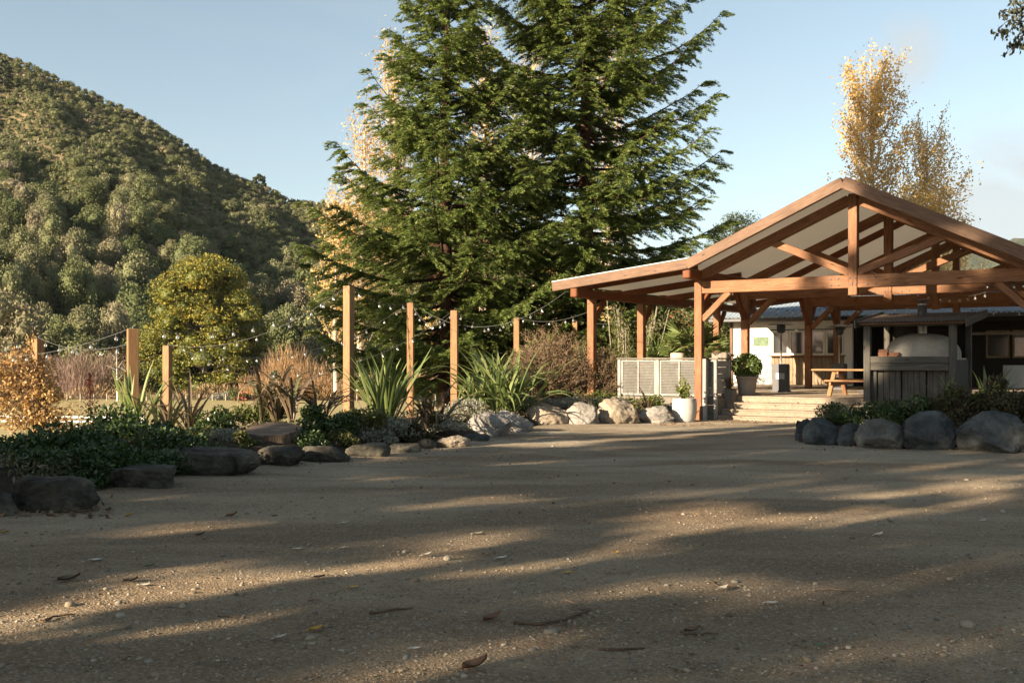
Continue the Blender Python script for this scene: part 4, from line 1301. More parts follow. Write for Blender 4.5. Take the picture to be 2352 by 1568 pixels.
shrub(595, 0, 20.5, .4, .8, .5, .5, 1700, .07, bl_, 57, 'light green low shrub behind the left side of the stump')
shrub(735, 0, 18.4, .3, .62, .5, .72, 3000, .07, bg, 58, 'dark leafy shrub hiding the right side of the stump')
shrub(822, 0, 18.8, .3, .7, .55, .74, 3400, .065, ol, 59, 'sun speckled green shrub below the tallest post')
shrub(905, 0, 19.0, .25, .45, .4, .45, 1500, .05, M['lavender'], 60, 'grey green lavender clump right of the upright flax', stems=6)
shrub(1010, 0, 20.5, .25, .6, .5, .42, 2200, .045, M['lavender'], 61, 'grey lavender clump beside the drooping bronze flax', stems=8)
shrub(1062, 0, 22.5, .3, .7, .5, .6, 2600, .045, M['lavender'], 62, 'pale dry lavender left of the angular boulder', stems=10)
shrub(1215, 0, 27.6, .25, 1.2, .6, .55, 4200, .05, M['lavender'], 63, 'pale lavender drift behind the leftmost sunlit boulder', stems=14)
shrub(1330, 0, 28.2, .25, 1.0, .5, .5, 3200, .05, M['lavender'], 64, 'pale lavender drift behind the grey angular boulder', stems=12)
shrub(1395, 0, 28.4, .25, .85, .6, .68, 3800, .06, bl_, 65, 'bright green low shrub behind the biggest warm boulder')
shrub(1478, 0, 28.3, .2, .75, .5, .72, 3600, .06, bl_, 66, 'bright green low shrub against the louvre fence', clumps=12)
shrub(1515, 0, 27.9, .1, .35, .3, .3, 900, .05, bl_, 67, 'tiny green shrub left of the white pot', clumps=6, stems=5)
GS = 'shaded shrubs in the bed below the oven hut'
shrub(1915, 0, 21.6, .2, .62, .5, .62, 2800, .06, M['bushgreen'], 68, 'dark green shrub at the bed corner beside the steps', group=GS)
shrub(2000, 0, 22.2, .25, .8, .55, .60, 3000, .06, bg, 69, 'low dark green shrub behind the palest knobbly boulder', group=GS)
shrub(2090, 0, 22.4, .25, .9, .6, .74, 3600, .07, bg, 70, 'dark green shrub in front of the oven hut cladding', group=GS)
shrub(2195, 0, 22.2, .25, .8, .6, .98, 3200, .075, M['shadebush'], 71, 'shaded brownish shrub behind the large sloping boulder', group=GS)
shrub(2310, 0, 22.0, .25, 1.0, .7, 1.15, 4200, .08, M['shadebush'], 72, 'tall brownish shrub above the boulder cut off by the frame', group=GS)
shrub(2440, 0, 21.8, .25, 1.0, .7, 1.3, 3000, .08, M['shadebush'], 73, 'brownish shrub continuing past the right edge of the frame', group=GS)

# big twiggy cotoneaster: arching stems with tiny leaves


def twiggy(u, Y, z0, rx, h, nst, mat, seed, label, leaf=.045, per=46, name='twiggy_shrub', cat='shrub', smat=None):
    rng = np.random.default_rng(seed)
    p = Vector(((u - CU) / F * Y, Y, z0)); Pp = np.array(p[:])
    R = thing(name, p, label, cat)
    mb, ms = MB(), MB()
    for k in range(nst):
        az = rng.uniform(0, 6.283); out = rx * math.sqrt(rng.uniform(.02, 1)); top = h * (1.12 - .62 * (out / rx) ** 1.6) * rng.uniform(.55, 1.0)
        s = np.linspace(0, 1, 7)
        rr = out * s ** 1.15; zz = top * np.sin(np.minimum(s * 1.75, 2.2) * .9) / 1.0
        wob = rng.normal(0, .05, (7, 3)); wob[0] = 0
        P = np.stack([rr * math.cos(az), rr * math.sin(az) * .7, zz], 1) + wob + Pp
        tube(ms, P, np.linspace(.013, .003, 7), 3, rng.uniform())
        t = rng.uniform(.25, 1, per) * 5.999
        i = t.astype(int); fr = (t - i)[:, None]
        q = P[i] * (1 - fr) + P[i + 1] * fr + rng.normal(0, .055, (per, 3))
        leaves(mb, q, leaf, leaf * .55, rng)
        # side twigs
        for j in range(4):
            a = rng.integers(2, 6); d = rng.normal(0, 1, 3); d[2] = abs(d[2]) * .6 + .2; d = d / np.linalg.norm(d) * rng.uniform(.15, .4)
            tube(ms, [P[a], P[a] + d], [.005, .002], 3)
            leaves(mb, P[a] + d * rng.uniform(.2, 1, (9, 1)) + rng.normal(0, .025, (9, 3)), leaf, leaf * .55, rng)
    mb.build('foliage', mat, R); ms.build('stems', smat or M['twig'], R)
    return R


M['twigpale'] = plain('pale_dry_twig', (.30, .22, .15), (.17, .115, .08), 8, .9, .1, .2, .01)
twiggy(1262, 30.0, .2, 1.55, 2.35, 520, M['cotone'], 81, 'large brown twiggy shrub spreading between the green flax and the louvre fence', smat=M['twigpale'])
twiggy(1385, 30.2, .2, .95, 1.7, 240, M['cotone'], 82, 'dense lower part of brown twiggy bush touching the louvre fence', smat=M['twigpale'])

# orange vine on the left post


def vine():
    rng = np.random.default_rng(90)
    p = POSTS['A']; base = np.array([p.x, p.y, 0.0])
    R = thing('orange_vine', (p.x, p.y, 0), 'autumn vine with orange and yellow leaves sprawling over the left post', 'vine')
    mb, ms = MB(), MB()
    blobs = [(.25, .95, .3, .35), (-1.05, .95, .75, .62), (-.55, 1.35, .65, .52), (-.15, 1.0, .55, .6), (.1, .55, .55, .55), (-.75, .5, .7, .45), (.05, 1.45, .36, .38), (-1.2, 1.5, .5, .42), (.38, .25, .4, .35), (-.35, .15, .65, .3), (-1.5, .7, .6, .6), (.05, 1.0, .28, .26), (-.5, 1.75, .35, .25), (.42, .8, .22, .2), (-.15, .4, .5, .28), (.6, .05, .3, .22)]
    for dx, z, rx, rz in blobs:
        rx *= .9
        n = int(520 * rx * rz / .3)
        b = ball(rng, n, .1)
        q = base + np.array([dx, 0, z]) + b * np.array([rx, .55, rz])
        leaves(mb, q, .105, .048, rng, jit=1.4, dirs=b + np.array([0, 0, -.5]))
        for k in range(9):
            e = base + np.array([dx, 0, z]) + ball(rng, 1)[0] * np.array([rx, .5, rz]) * 1.15
            tube(ms, [base + np.array([rng.normal(0, .12), -.1, rng.uniform(0, 1.2)]), base + np.array([dx * .6, rng.normal(0, .2), z + .1]), e], [.012, .008, .003], 4)
    # tendrils trailing right
    for k in range(14):
        z = rng.uniform(-.1, .7); L_ = rng.uniform(.4, 1.0)
        P = np.array([base + np.array([.35 + L_ * s, rng.normal(0, .05) - .2, z + .12 * math.sin(3 * s) - .25 * s * s]) for s in np.linspace(0, 1, 6)])
        tube(ms, P, .004, 3); i = rng.integers(0, 5, 26); q = P[i] + (P[i + 1] - P[i]) * rng.uniform(0, 1, (26, 1)) + rng.normal(0, .045, (26, 3))
        leaves(mb, q, .07, .035, rng)
    q = base + np.array([-.15, 0, 1.95]) + ball(rng, 110, .1) * np.array([.22, .12, .34]); leaves(mb, q, .13, .045, rng, dirs=[0, 0, 1], jit=1.0)
    mb.build('foliage', M['autumn'], R); ms.build('stems', M['twig'], R)


vine()


def sapling(u, Y, z0, h, w, n, mat, seed, label, leaf=.06):
    rng = np.random.default_rng(seed); p = Vector(((u - CU) / F * Y, Y, z0)); Pp = np.array(p[:])
    R = thing('sapling', p, label, 'sapling')
    mb, ms = MB(), MB()
    tube(ms, [Pp, Pp + [.02, 0, h * .5], Pp + [0, .02, h]], [.012, .009, .003], 5)
    t = rng.uniform(.12, 1, n); d = rng.normal(0, 1, (n, 3)) * w * (1.05 - t)[:, None]; d[:, 2] *= .4
    leaves(mb, Pp + np.stack([0 * t, 0 * t, t * h], 1) + d, leaf, leaf * .7, rng)
    mb.build('foliage', mat, R); ms.build('trunk', M['twig'], R)


sapling(206, 26, -.5, 1.85, .22, 420, M['redleaf'], 95, 'young red leaved sapling in front of the pasture')
sapling(560, 24, -.2, 1.3, .3, 90, M['redleaf'], 96, 'sparse red leaved sapling behind the left of the stump')
sapling(330, 27, -.5, 1.2, .25, 130, M['redleaf'], 97, 'faint reddish sapling between the two left posts')

# low growth covering the soil of the left bed
rng = np.random.default_rng(97); mb = MB()
n = 15000; u = rng.uniform(-60, 1330, n); d = rng.uniform(.35, 3.6, n)
vb = np.interp(u, [-260, 20, 250, 480, 640, 740, 850, 950, 1060, 1150, 1255, 1420], [1250, 1180, 1122, 1093, 1074, 1061, 1049, 1036, 1021, 1004, 978, 973])
Yb = H * F / (vb - HV); X = (u - CU) / F * Yb - .42 * d; Y = Yb + .9 * d
zt = np.interp(d, [0, .25, .6, 1.2, 2.2, 3.4], [0, .14, .26, .38, .42, .34])
msk = (np.sin(X * 2.3 + Y) + np.sin(Y * 3.1 - X * 1.2) + rng.normal(0, .7, n)) > -.3
msk &= ~((np.abs(X + 3.95) < .95) & (Y > 15.6) & (Y < 18.3))
c = np.stack([X, Y, zt + rng.uniform(0, .16, n)], 1)[msk]
leaves(mb, c, .085, .03, rng, dirs=[0, 0, .6], jit=1.8)
tag(mb.build('groundcover', M['ground_plants'], loc=(-4, 18, 0)), 'low mixed growth and dead leaves over the soil of the left garden bed', 'groundcover', kind='stuff')

# palms and bamboo behind the louvre fence


def fan_palm(u, Y, z0, zh, nf, r, seed, label):
    rng = np.random.default_rng(seed); p = Vector(((u - CU) / F * Y, Y, z0)); Pp = np.array(p[:])
    R = thing('fan_palm', p, label, 'palm')
    ms = MB(); tube(ms, [Pp, Pp + [0, 0, zh * .5], Pp + [0, 0, zh]], [.13, .12, .10], 10)
    ms.build('trunk', M['bark_grey'], R, smooth=True)
    for k in range(nf):
        mb = MB()
        az = k * 2.4 + rng.uniform(-.3, .3); el = rng.uniform(-.5, 1.2)
        d = np.array([math.cos(az) * math.cos(el), math.sin(az) * math.cos(el), math.sin(el)])
        pl = rng.uniform(.35, .6) * r
        c = Pp + [0, 0, zh] + d * pl - np.array([0, 0, .08 * pl])
        tube(mb, [Pp + [0, 0, zh - .05], c], [.012, .008], 4)
        sd = unit(np.cross(d, [0, 0, 1.]) + 1e-6); nn = np.cross(sd, d)
        q = []; ds = []
        for j in range(26):
            a = -2.2 + 4.4 * j / 25
            dd = d * math.cos(a) + sd * math.sin(a) + nn * .12 * (j % 2) - np.array([0, 0, .12])
            dd = dd / np.linalg.norm(dd); ln = r * .62 * (1 - .18 * abs(a) / 2.2)
            q.append(c + dd * ln * .5); ds.append(dd)
        leaves(mb, np.array(q), r * .6, r * .062, np.random.default_rng(seed + k), dirs=np.array(ds), jit=.03, fold=.12, tint=rng.uniform(0, 1, 26) * .5 + rng.uniform(0, .5))
        mb.build('frond', M['palm'], R)


fan_palm(1588, 34, 0, 2.1, 15, 1.05, 101, 'fan palm with spiky leaves behind the louvre fence')
fan_palm(1512, 33.2, 0, 1.65, 9, .85, 102, 'smaller fan palm left of the larger one behind the fence')
fan_palm(1645, 36, 0, 1.9, 7, .8, 103, 'fan palm partly hidden behind the front pavilion post')
R = thing('log_round', L(-1.1, 1.2, DK), 'short pale log round resting behind the louvre fence', 'log')
mb = MB(); lathe(mb, L(-1.1, 1.0, DK), [(.0, 0), (.2, 0), (.205, .6), (.2, 1.18), (0, 1.19)], 22); mb.build('log', M['bark_pale'], R, smooth=True)


def bamboo(u, Y, h, n, seed, label, mat):
    rng = np.random.default_rng(seed); p = Vector(((u - CU) / F * Y, Y, 0)); Pp = np.array(p[:])
    R = thing('bamboo_clump', p, label, 'bamboo'); mb, ms = MB(), MB()
    for k in range(n):
        o = rng.normal(0, .28, 3) * [1, 1, 0]; tip = o * 2.1 + [rng.normal(0, .25), rng.normal(0, .2), h * rng.uniform(.7, 1)]
        P = np.array([Pp + o + (tip - o) * s + np.array([0, 0, .0]) for s in np.linspace(0, 1, 6)])
        tube(ms, P, np.linspace(.022, .006, 6), 5)
        t = rng.uniform(.35, 1, 100)[:, None]
        leaves(mb, Pp + o + (tip - o) * t + rng.normal(0, .16, (100, 3)), .2, .03, rng, dirs=[0, 0, 1.], jit=1.3)
    mb.build('foliage', mat, R); ms.build('stems', M['bark_pale'], R)


bamboo(1452, 37, 3.7, 26, 111, 'tall thin stemmed bamboo clump between the two outer pavilion posts', M['olive'])

# mixed bushes behind the pavilion
GB = 'garden bushes and small trees behind the louvre fence'
shrub(1570, 0, 42, 0, 1.5, 1.2, 3.6, 6500, .11, M['flower'], 121, 'tall green bush dotted with red flowers behind the palms', 'flowering_bush', 'bush', GB, 22, 20)
shrub(1400, 0, 44, 0, 1.3, 1.2, 2.9, 4200, .12, M['maple'], 122, 'golden green bush behind the bamboo', 'bush', 'bush', GB, 16, 18)
shrub(1500, 0, 47, 0, 1.6, 1.3, 3.3, 4200, .13, ol, 123, 'olive green bush between the bamboo and the flowering bush', 'bush', 'bush', GB, 16, 18)
shrub(1655, 0, 46, 0, 1.5, 1.2, 3.9, 4200, .13, ol, 124, 'olive bush left of the white cottage wall', 'bush', 'bush', GB, 16, 18)
shrub(1285, 0, 47, -.3, 1.6, 1.3, 2.6, 4200, .12, ol, 125, 'olive bush behind the brown twiggy shrub', 'bush', 'bush', GB, 16, 18)
shrub(1100, 0, 46, -.6, 1.3, 1.0, 1.5, 3000, .1, ol, 126, 'low green bush at the foot of the left redwood trunk', 'bush', 'bush', GB, 14, 14)
shrub(1210, 0, 36, -.1, 1.2, .9, 1.5, 2600, .09, ol, 127, 'dark green low bush behind the large flax', 'bush', 'bush', GB, 14, 14)
twiggy(1345, 36, 0, 1.1, 2.4, 130, M['olive'], 128, 'loose dry bush behind the outer pavilion post', .07, 30, 'dry_bush', 'bush', M['twigpale'])
#PART5
# ------------------------------------------------------------------ the two redwoods


def redwood(u, v_base, Y, h, R0, reach, seed, label, nbr=150, z_low=1.4, dens=300, lean=0.0):
    rng = np.random.default_rng(seed)
    x0 = (u - CU) / F * Y; z0 = H - (v_base - HV) / F * Y
    z0 = min(z0, float(ground_z(x0, Y)) - .05); base = np.array([x0, Y, z0])
    R = thing('redwood_tree', base, label, 'redwood')
    zs = np.linspace(0, 1, 22)
    axis = np.stack([x0 + lean * zs + .06 * np.sin(zs * 9), Y + .06 * np.cos(zs * 7), z0 + zs * h], 1)
    ms = MB(); tube(ms, axis, R0 * (1.0 - .93 * zs) + .28 * R0 * np.exp(-zs * 40), 14)
    lv = MB()
    for k in range(nbr):
        s = ((k // 7) + rng.normal(.5, .16)) / (nbr / 7)
        s = min(max(s, 0), 1)
        z = z_low + (h - z_low - .4) * s ** 1.08
        t = z / h
        az = k * 2.39996 + rng.uniform(-.5, .5)
        Lb = np.interp(t, [0, .12, .3, .55, .8, 1], reach) * rng.uniform(.72, 1.1)
        el = np.interp(t, [0, .2, .5, 1], [-.16, .02, .26, .75]) + rng.uniform(-.12, .12)
        m = 9; q = np.linspace(0, 1, m)
        hd = np.array([math.cos(az), math.sin(az), 0])
        rise = Lb * (math.tan(el) * q - .30 * q * (1 - q) * (1.3 - t) + rng.uniform(.05, .30) * q ** 3 * (.4 + t))
        wob = np.cumsum(rng.normal(0, .025 * Lb / 4, (m, 3)), 0)
        start = np.array([np.interp(z, axis[:, 2] - z0, axis[:, i]) for i in range(3)])
        P = start + hd * (Lb * q)[:, None] + np.array([0, 0, 1.]) * rise[:, None] + wob
        tube(ms, P, np.linspace(.055, .008, m) * (.4 + Lb / 6), 5)
        # twigs carrying flat sprays of needles
        nt_ = int(8 + Lb * 9)
        side = np.array([-hd[1], hd[0], 0])
        for j in range(nt_):
            a = rng.uniform(.09, 1.0) ** .8
            i = min(int(a * (m - 1)), m - 2); fr = a * (m - 1) - i
            o = P[i] * (1 - fr) + P[i + 1] * fr
            tl = min(1.5, (.28 + .34 * Lb * (1 - a) + .25 * min(1, Lb / 3)) * rng.uniform(.6, 1.2))
            sg = 1 if j % 2 else -1
            fw = rng.uniform(.35, 1.0)
            d = hd * fw + side * sg * rng.uniform(.4, 1.0) + np.array([0, 0, rng.uniform(-.22, .25)])
            if a > .95: d = hd + np.array([0, 0, .15])
            d = d / np.linalg.norm(d)
            n = int(dens / 10 * tl) + 4
            b = rng.uniform(.05, 1, n)
            dr = -(rng.uniform(.15, .42) * b * b * tl)
            pos = o + d * (b * tl)[:, None] + np.array([0, 0, 1.]) * dr[:, None]
            lat = np.cross(d, [0, 0, 1.]); lat /= np.linalg.norm(lat) + 1e-9
            off = rng.uniform(-1, 1, n)
            pos = pos + lat * (off * .16 * (1.15 - b))[:, None] + rng.normal(0, .025, (n, 3))
            dd = d[None] * .8 + lat[None] * (np.sign(off) * rng.uniform(.3, 1, n))[:, None] + np.array([0, 0, 1.]) * rng.uniform(-.6, .12, n)[:, None]
            leaves(lv, pos, .165, .036, rng, dirs=dd, jit=.35, flat=1.0, tint=rng.uniform(0, .6, n) + .4 * b ** 2 * rng.uniform(.3, 1))
            if j % 3 == 0: tube(ms, [o, o + d * tl * .5 + [0, 0, -.04 * tl], o + d * tl * .9 + [0, 0, -.17 * tl]], [.012, .008, .004], 3)
    ms.build('trunk', M['bark_red'], R, smooth=True)
    lv.build('crown', M['redwood'], R)
    return R


redwood(1022, 934, 43, 21.5, .34, [6.1, 6.2, 5.4, 3.4, 1.6, .4], 201, 'left redwood with reddish trunk and darker drooping boughs', 190, 1.5, 760, .1)
redwood(1335, 930, 46, 27, .40, [5.3, 5.8, 6.3, 5.7, 3.0, .5], 202, 'right redwood, wider and brighter green with upswept boughs', 250, 1.6, 760, .5)


# ------------------------------------------------------------------ poplars


def poplar(u, Y, h, spread, nb, nl, seed, label, leaf=.15, z0=-.3, low=.12, group='golden poplars behind the redwoods', bias=0):
    rng = np.random.default_rng(seed); base = np.array([(u - CU) / F * Y, Y, z0])
    R = thing('golden_poplar', base, label, 'poplar', group)
    ms, lv = MB(), MB()
    zs = np.linspace(0, 1, 12)
    ax = base + np.stack([.15 * np.sin(zs * 4 + seed), .1 * np.cos(zs * 5), zs * h], 1)
    tube(ms, ax, .22 * (1.02 - .97 * zs) * h / 16, 8)
    for k in range(nb):
        t = low + (.90 - low) * (k + rng.uniform()) / nb
        o = np.array([np.interp(t, zs, ax[:, i]) for i in range(3)])
        az = k * 2.4 + rng.uniform(-.4, .4)
        Lb = h * rng.uniform(.16, .32) * (1.15 - t * .75)
        out = spread * rng.uniform(.45, 1.0) * (1.1 - .75 * t)
        q = np.linspace(0, 1, 7)
        P = o + np.stack([math.cos(az) * out * q ** .75, math.sin(az) * out * q ** .75, Lb * q ** 1.1], 1) + np.cumsum(rng.normal(0, .03, (7, 3)), 0)
        tube(ms, P, np.linspace(.034, .005, 7) * h / 16, 4)
        n = int(nl / nb * rng.uniform(.25, 1.7) * (1 + bias * (t - .5)))
        a = rng.uniform(.15, 1.03, n) * 5.99; a = np.minimum(a, 5.99); i = a.astype(int); fr = (a - i)[:, None]
        c = P[i] * (1 - fr) + P[i + 1] * fr
        cl = rng.normal(0, (.2 + .02 * h) * (.62 if bias else 1), (n, 3)) * [1, 1, 1.2]
        leaves(lv, c + cl * rng.uniform(.2, 1, (n, 1)), leaf, leaf * .8, rng, flat=.2)
        for j in range(5):
            i = rng.integers(1, 6); d = np.array([rng.normal(0, .2), rng.normal(0, .2), rng.uniform(.3, .8)]) * h / 16
            tube(ms, [P[i], P[i] + d], [.012, .004], 3)
    ms.build('trunk', M['bark_pale'], R, smooth=True); lv.build('crown', M['gold'], R)


poplar(775, 62, 12.5, 2.1, 30, 2600, 211, 'shortest golden poplar showing left of the left redwood')
poplar(832, 64, 17.5, 2.4, 38, 3600, 212, 'golden poplar with sparse leaves at the left redwood edge')
poplar(905, 66, 22, 2.5, 44, 5600, 213, 'tall golden poplar showing above the left boughs of the left redwood')
poplar(1115, 64, 22, 2.2, 40, 3400, 214, 'golden poplar glimpsed between the two redwoods')
poplar(1225, 68, 23, 2.3, 40, 3600, 215, 'golden poplar glimpsed through the middle of the right redwood')
poplar(1400, 66, 24, 2.3, 40, 3600, 216, 'golden poplar glimpsed behind the trunk of the right redwood')
poplar(1030, 60, 7.5, 1.8, 24, 2200, 217, 'low golden poplar behind the left redwood trunk')
poplar(1270, 60, 8.5, 2.0, 26, 2600, 218, 'low golden poplar between the redwood trunks')
poplar(1405, 58, 6.5, 1.8, 22, 2000, 219, 'low golden poplar behind the outer pavilion corner')
gp = 'golden poplars beyond the pavilion roof'
poplar(2005, 62, 19.6, 4.3, 84, 15000, 221, 'broad golden poplar rising above the pavilion ridge', .15, 0, .25, gp, .6)
poplar(2132, 64, 16.2, 3.2, 54, 8000, 222, 'thinner half bare poplar right of the broad golden one', .14, 0, .25, gp, .2)
poplar(2165, 60, 11.8, 3.2, 40, 7200, 223, 'low golden poplar behind the right roof slope', .15, 0, .2, gp)
poplar(2085, 66, 12.5, 3.6, 46, 9200, 224, 'lower golden poplar filling in below the two taller ones', .15, 0, .2, gp)


# ------------------------------------------------------------------ broad leaved trees


def broad_tree(name, pos, h, rx, nl, leaf, mat, seed, label, cat='tree', group=None, trunk_r=.3, bark='bark_grey', low=.18, nclump=40, shape=1.0, lw=.7, asym=None, csize=1.0, full=False, core=False):
    rng = np.random.default_rng(seed); base = np.array(pos, float)
    R = thing(name, base, label, cat, group); ms, lv = MB(), MB()
    tk = base + np.stack([.02 * h * np.sin(np.linspace(0, 2, 9)), .01 * h * np.cos(np.linspace(0, 3, 9)), np.linspace(0, .82, 9) * h], 1)
    tube(ms, tk, trunk_r * np.linspace(1.15, .18, 9), 10)
    per = nl // nclump
    for k in range(nclump):
        t = (k + rng.uniform()) / nclump
        z = low + (1 - low) * t
        prof = math.sin(math.pi * min(1, max(.0, (z - low) / (1.0 - low))) ** shape * .5 + .0) if False else (math.sqrt(max(.02, 1 - ((z - low - .32 * (1 - low)) / (.70 * (1 - low))) ** 2)))
        if full: prof = max(.1, 1 - (2 * (z - low) / (1 - low) - 1) ** 4)
        r = rx * prof * math.sqrt(rng.uniform(.12, .95)) * .85
        az = k * 2.4 + rng.uniform(-.5, .5)
        c = np.array([math.cos(az) * r, math.sin(az) * r, z * h])
        if asym is not None: c += np.array(asym) * r / rx
        cr = np.array([1, 1, .8]) * rx * rng.uniform(.22, .36) * csize
        b = ball(rng, per, .7 if core else .45)
        b[:, 2] = np.where(b[:, 2] < -.4, b[:, 2] * .5, b[:, 2])
        sub = unit(rng.normal(size=(9, 3)))
        lump = np.max(b @ sub.T, axis=1)
        p = c + b * cr * (.62 + .45 * lump)[:, None]
        leaves(lv, base + p, leaf, leaf * lw, rng, dirs=b + np.array([0, 0, -.2]), jit=1.4, flat=.5,
               tint=np.clip(rng.normal(.42, .2, per) + (.14 if rng.random() < .3 else -.04) + .22 * (z - .5), 0, 1))
        if core:
            cv, cf = ico(2); lv.add(base + c + cv * cr * .5, cf, rng.uniform(.0, .25))
        i = min(7, int(max(.1, z * .75) * 8 / .82 * .82)); o = tk[i]
        e = base + c
        mid = o * .5 + e * .5 + np.array([0, 0, -.02 * h])
        tube(ms, [o, mid, e], np.array([.28, .16, .05]) * trunk_r, 5)
    ms.build('trunk', M[bark], R, smooth=True); lv.build('crown', mat, R)
    return R


def field_pos(u, Y, dz=0):
    return np.array([(u - CU) / F * Y, Y, float(ground_z((u - CU) / F * Y, Y)) + dz])


broad_tree('maple_tree', field_pos(468, 216), 27.0, 14.6, 60000, .46, M['maple'], 301, 'large rounded tree turning green to gold at the far edge of the pasture', 'tree', None, .8, 'bark_grey', .05, 95, csize=.8, core=True)
broad_tree('dark_tree', field_pos(560, 224), 15, 7.5, 7000, .5, M['olive'], 302, 'darker green tree at the right foot of the big golden tree', 'tree', None, .5, 'bark_grey', .08, 40)

# conifers and trees near the right
broad_tree('pine_tree', (at(1700, 640, 82).x, 82, -1), 13.4, 4.4, 17000, .26, M['pine'], 303, 'dark pine showing between the right redwood and the pavilion roof', 'pine', None, .3, 'bark_grey', .35, 34, 1, .3)
broad_tree('pine_tree', (at(1790, 640, 84).x, 84, -1), 10.0, 4.2, 11000, .26, M['pine'], 304, 'lower dark pine mostly hidden behind the pavilion roof', 'pine', None, .3, 'bark_grey', .35, 30, 1, .3)
broad_tree('garden_tree', (at(1500, 700, 62).x, 62, -.5), 7.2, 3.6, 5200, .2, M['olive'], 305, 'olive green tree behind the flowering bush', 'tree', None, .2, 'bark_grey', .15, 26)
broad_tree('garden_tree', (at(1630, 700, 70).x, 70, -.5), 6.6, 3.8, 5200, .2, M['olive'], 306, 'rounded tree above the cottage roof end', 'tree', None, .2, 'bark_grey', .15, 26)
broad_tree('garden_tree', (at(1390, 700, 72).x, 72, -1.5), 6.0, 3.6, 4200, .2, M['maple'], 307, 'yellowish tree behind the lean-to roof corner', 'tree', None, .2, 'bark_grey', .1, 26)
broad_tree('garden_tree', (at(1180, 700, 74).x, 74, -2.5), 5.4, 4.4, 4200, .2, M['olive'], 308, 'dark tree low between the two redwood trunks', 'tree', None, .2, 'bark_grey', .1, 26)


# ------------------------------------------------------------------ paddock edge: willows, bare shrubs, birches, fences


def stem_bush(u, Y, h, rx, n, mat, seed, label, name='willow_bush', cat='willow', group=None, leaf=None):
    rng = np.random.default_rng(seed); base = field_pos(u, Y)
    R = thing(name, base, label, cat, group)
    mb = MB()
    for k in range(5):
        m = n // 5
        az = rng.uniform(0, 6.283, m); r = rx * np.sqrt(rng.uniform(0, 1, m)); z = h * (.08 + .18 * k) * (1.08 - .42 * (r / rx) ** 2) * (1 + .22 * np.sin(az * 3 + seed) * r / rx) * rng.uniform(.8, 1.1, m)
        sc = .55 + .15 * k - .1 * (k == 4)
        c = base + np.stack([np.cos(az) * r * sc * 1.2, np.sin(az) * r * sc, z], 1)
        d = np.stack([np.cos(az) * r / rx * .3, np.sin(az) * r / rx * .3, np.ones(m)], 1)
        leaves(mb, c, h * .22, .075, rng, dirs=d, jit=.42, tint=np.clip(rng.normal(.2 + .15 * k, .2, m), 0, 1))
    for k in range(14):
        a = rng.uniform(0, 6.283); r = rx * rng.uniform(.1, .7)
        tube(mb, [base, base + [math.cos(a) * r * .5, math.sin(a) * r * .5, h * .4], base + [math.cos(a) * r, math.sin(a) * r, h * .85]], [.12, .08, .02], 4)
    mb.build('stems', mat, R)
    return R


GW = 'orange stemmed willows along the far fence'; GP = 'bare purplish shrubs along the far fence'
for k, (u, Y, h, rx, lab) in enumerate([(660, 202, 11.0, 4.2, 'tallest orange willow just right of the dark tree'), (705, 201, 8.2, 4.5, 'yellow orange willow left of the tallest post'),
        (755, 200, 6.5, 4.5, 'low orange willow behind the tallest post'), (835, 200, 6.2, 4.2, 'low orange willow right of the tallest post'), (600, 200, 5.4, 3.6, 'low orange willow under the dark tree'), (895, 203, 5.6, 4.5, 'pinkish orange willow behind the darker brown post'), (960, 210, 5.2, 4.5, 'dull orange willow left of the left redwood trunk'), (725, 196, 4.4, 3.5, 'small orange willow in front of the yellow one'), (790, 197, 4.2, 3.8, 'small orange willow low beside the tallest post'), (640, 196, 5.0, 4.2, 'spreading orange willow low in front of the tallest one'), (865, 198, 4.6, 4.4, 'low tan willow between the tallest post and the darker brown post'), (925, 199, 4.4, 4.2, 'low pinkish willow behind the upright green flax tips'), (680, 205, 7.0, 4.0, 'middling orange willow beside the tallest one')]):
    stem_bush(u, Y, h, rx, 2400, M['willow'], 320 + k, lab, group=GW)
for k, (u, Y, h, rx, lab) in enumerate([(140, 206, 9.0, 5.0, 'bare purplish shrub right of the orange vine'), (190, 204, 10.6, 5.0, 'middle bare purplish shrub left of the thick shaded post'), (245, 208, 9.4, 4.4, 'bare purplish shrub close to the thick shaded post'), (40, 206, 10, 5.5, 'bare purplish shrub behind the orange vine'), (-60, 206, 10, 5.5, 'bare purplish shrub at the left frame edge'), (618, 214, 8.2, 4.0, 'bare grey pink bush between the dark tree and the willows'), (1010, 214, 5, 5, 'bare pinkish bush behind the left redwood trunk')]):
    stem_bush(u, Y, h, rx, 2000, M['purple'], 340 + k, lab, 'bare_shrub', 'shrub', GP)
for k, (u, h, ln, lab) in enumerate([(270, 9.5, -.2, 'straight white trunked birch left of the thick shaded post'), (285, 8.5, 1.6, 'leaning white trunked birch beside the thick shaded post')]):
    rng = np.random.default_rng(360 + k); b = field_pos(u, 192); R = thing('birch_tree', b, lab, 'birch')
    ms, lv = MB(), MB()
    P = b + np.stack([np.linspace(0, ln, 6), np.zeros(6), np.linspace(0, h, 6)], 1)
    tube(ms, P, np.linspace(.2, .05, 6), 6)
    for j in range(10): 
        i = rng.integers(2, 5); tube(ms, [P[i], P[i] + [rng.normal(0, 1.0), rng.normal(0, .6), rng.uniform(.8, 2)]], [.06, .02], 4)
    leaves(lv, b + np.stack([rng.normal(ln * .7, 1.1, 420), rng.normal(0, .8, 420), rng.uniform(.4, 1.05, 420) * h], 1), .3, .2, rng)
    ms.build('trunk', M['birch'], R, smooth=True); lv.build('crown', M['cotone'], R)
broad_tree('dark_conifer', field_pos(632, 190), 5.5, 1.5, 1600, .3, M['pine'], 371, 'small dark conifer in front of the orange willows', 'conifer', None, .15, 'bark_grey', .05, 20)
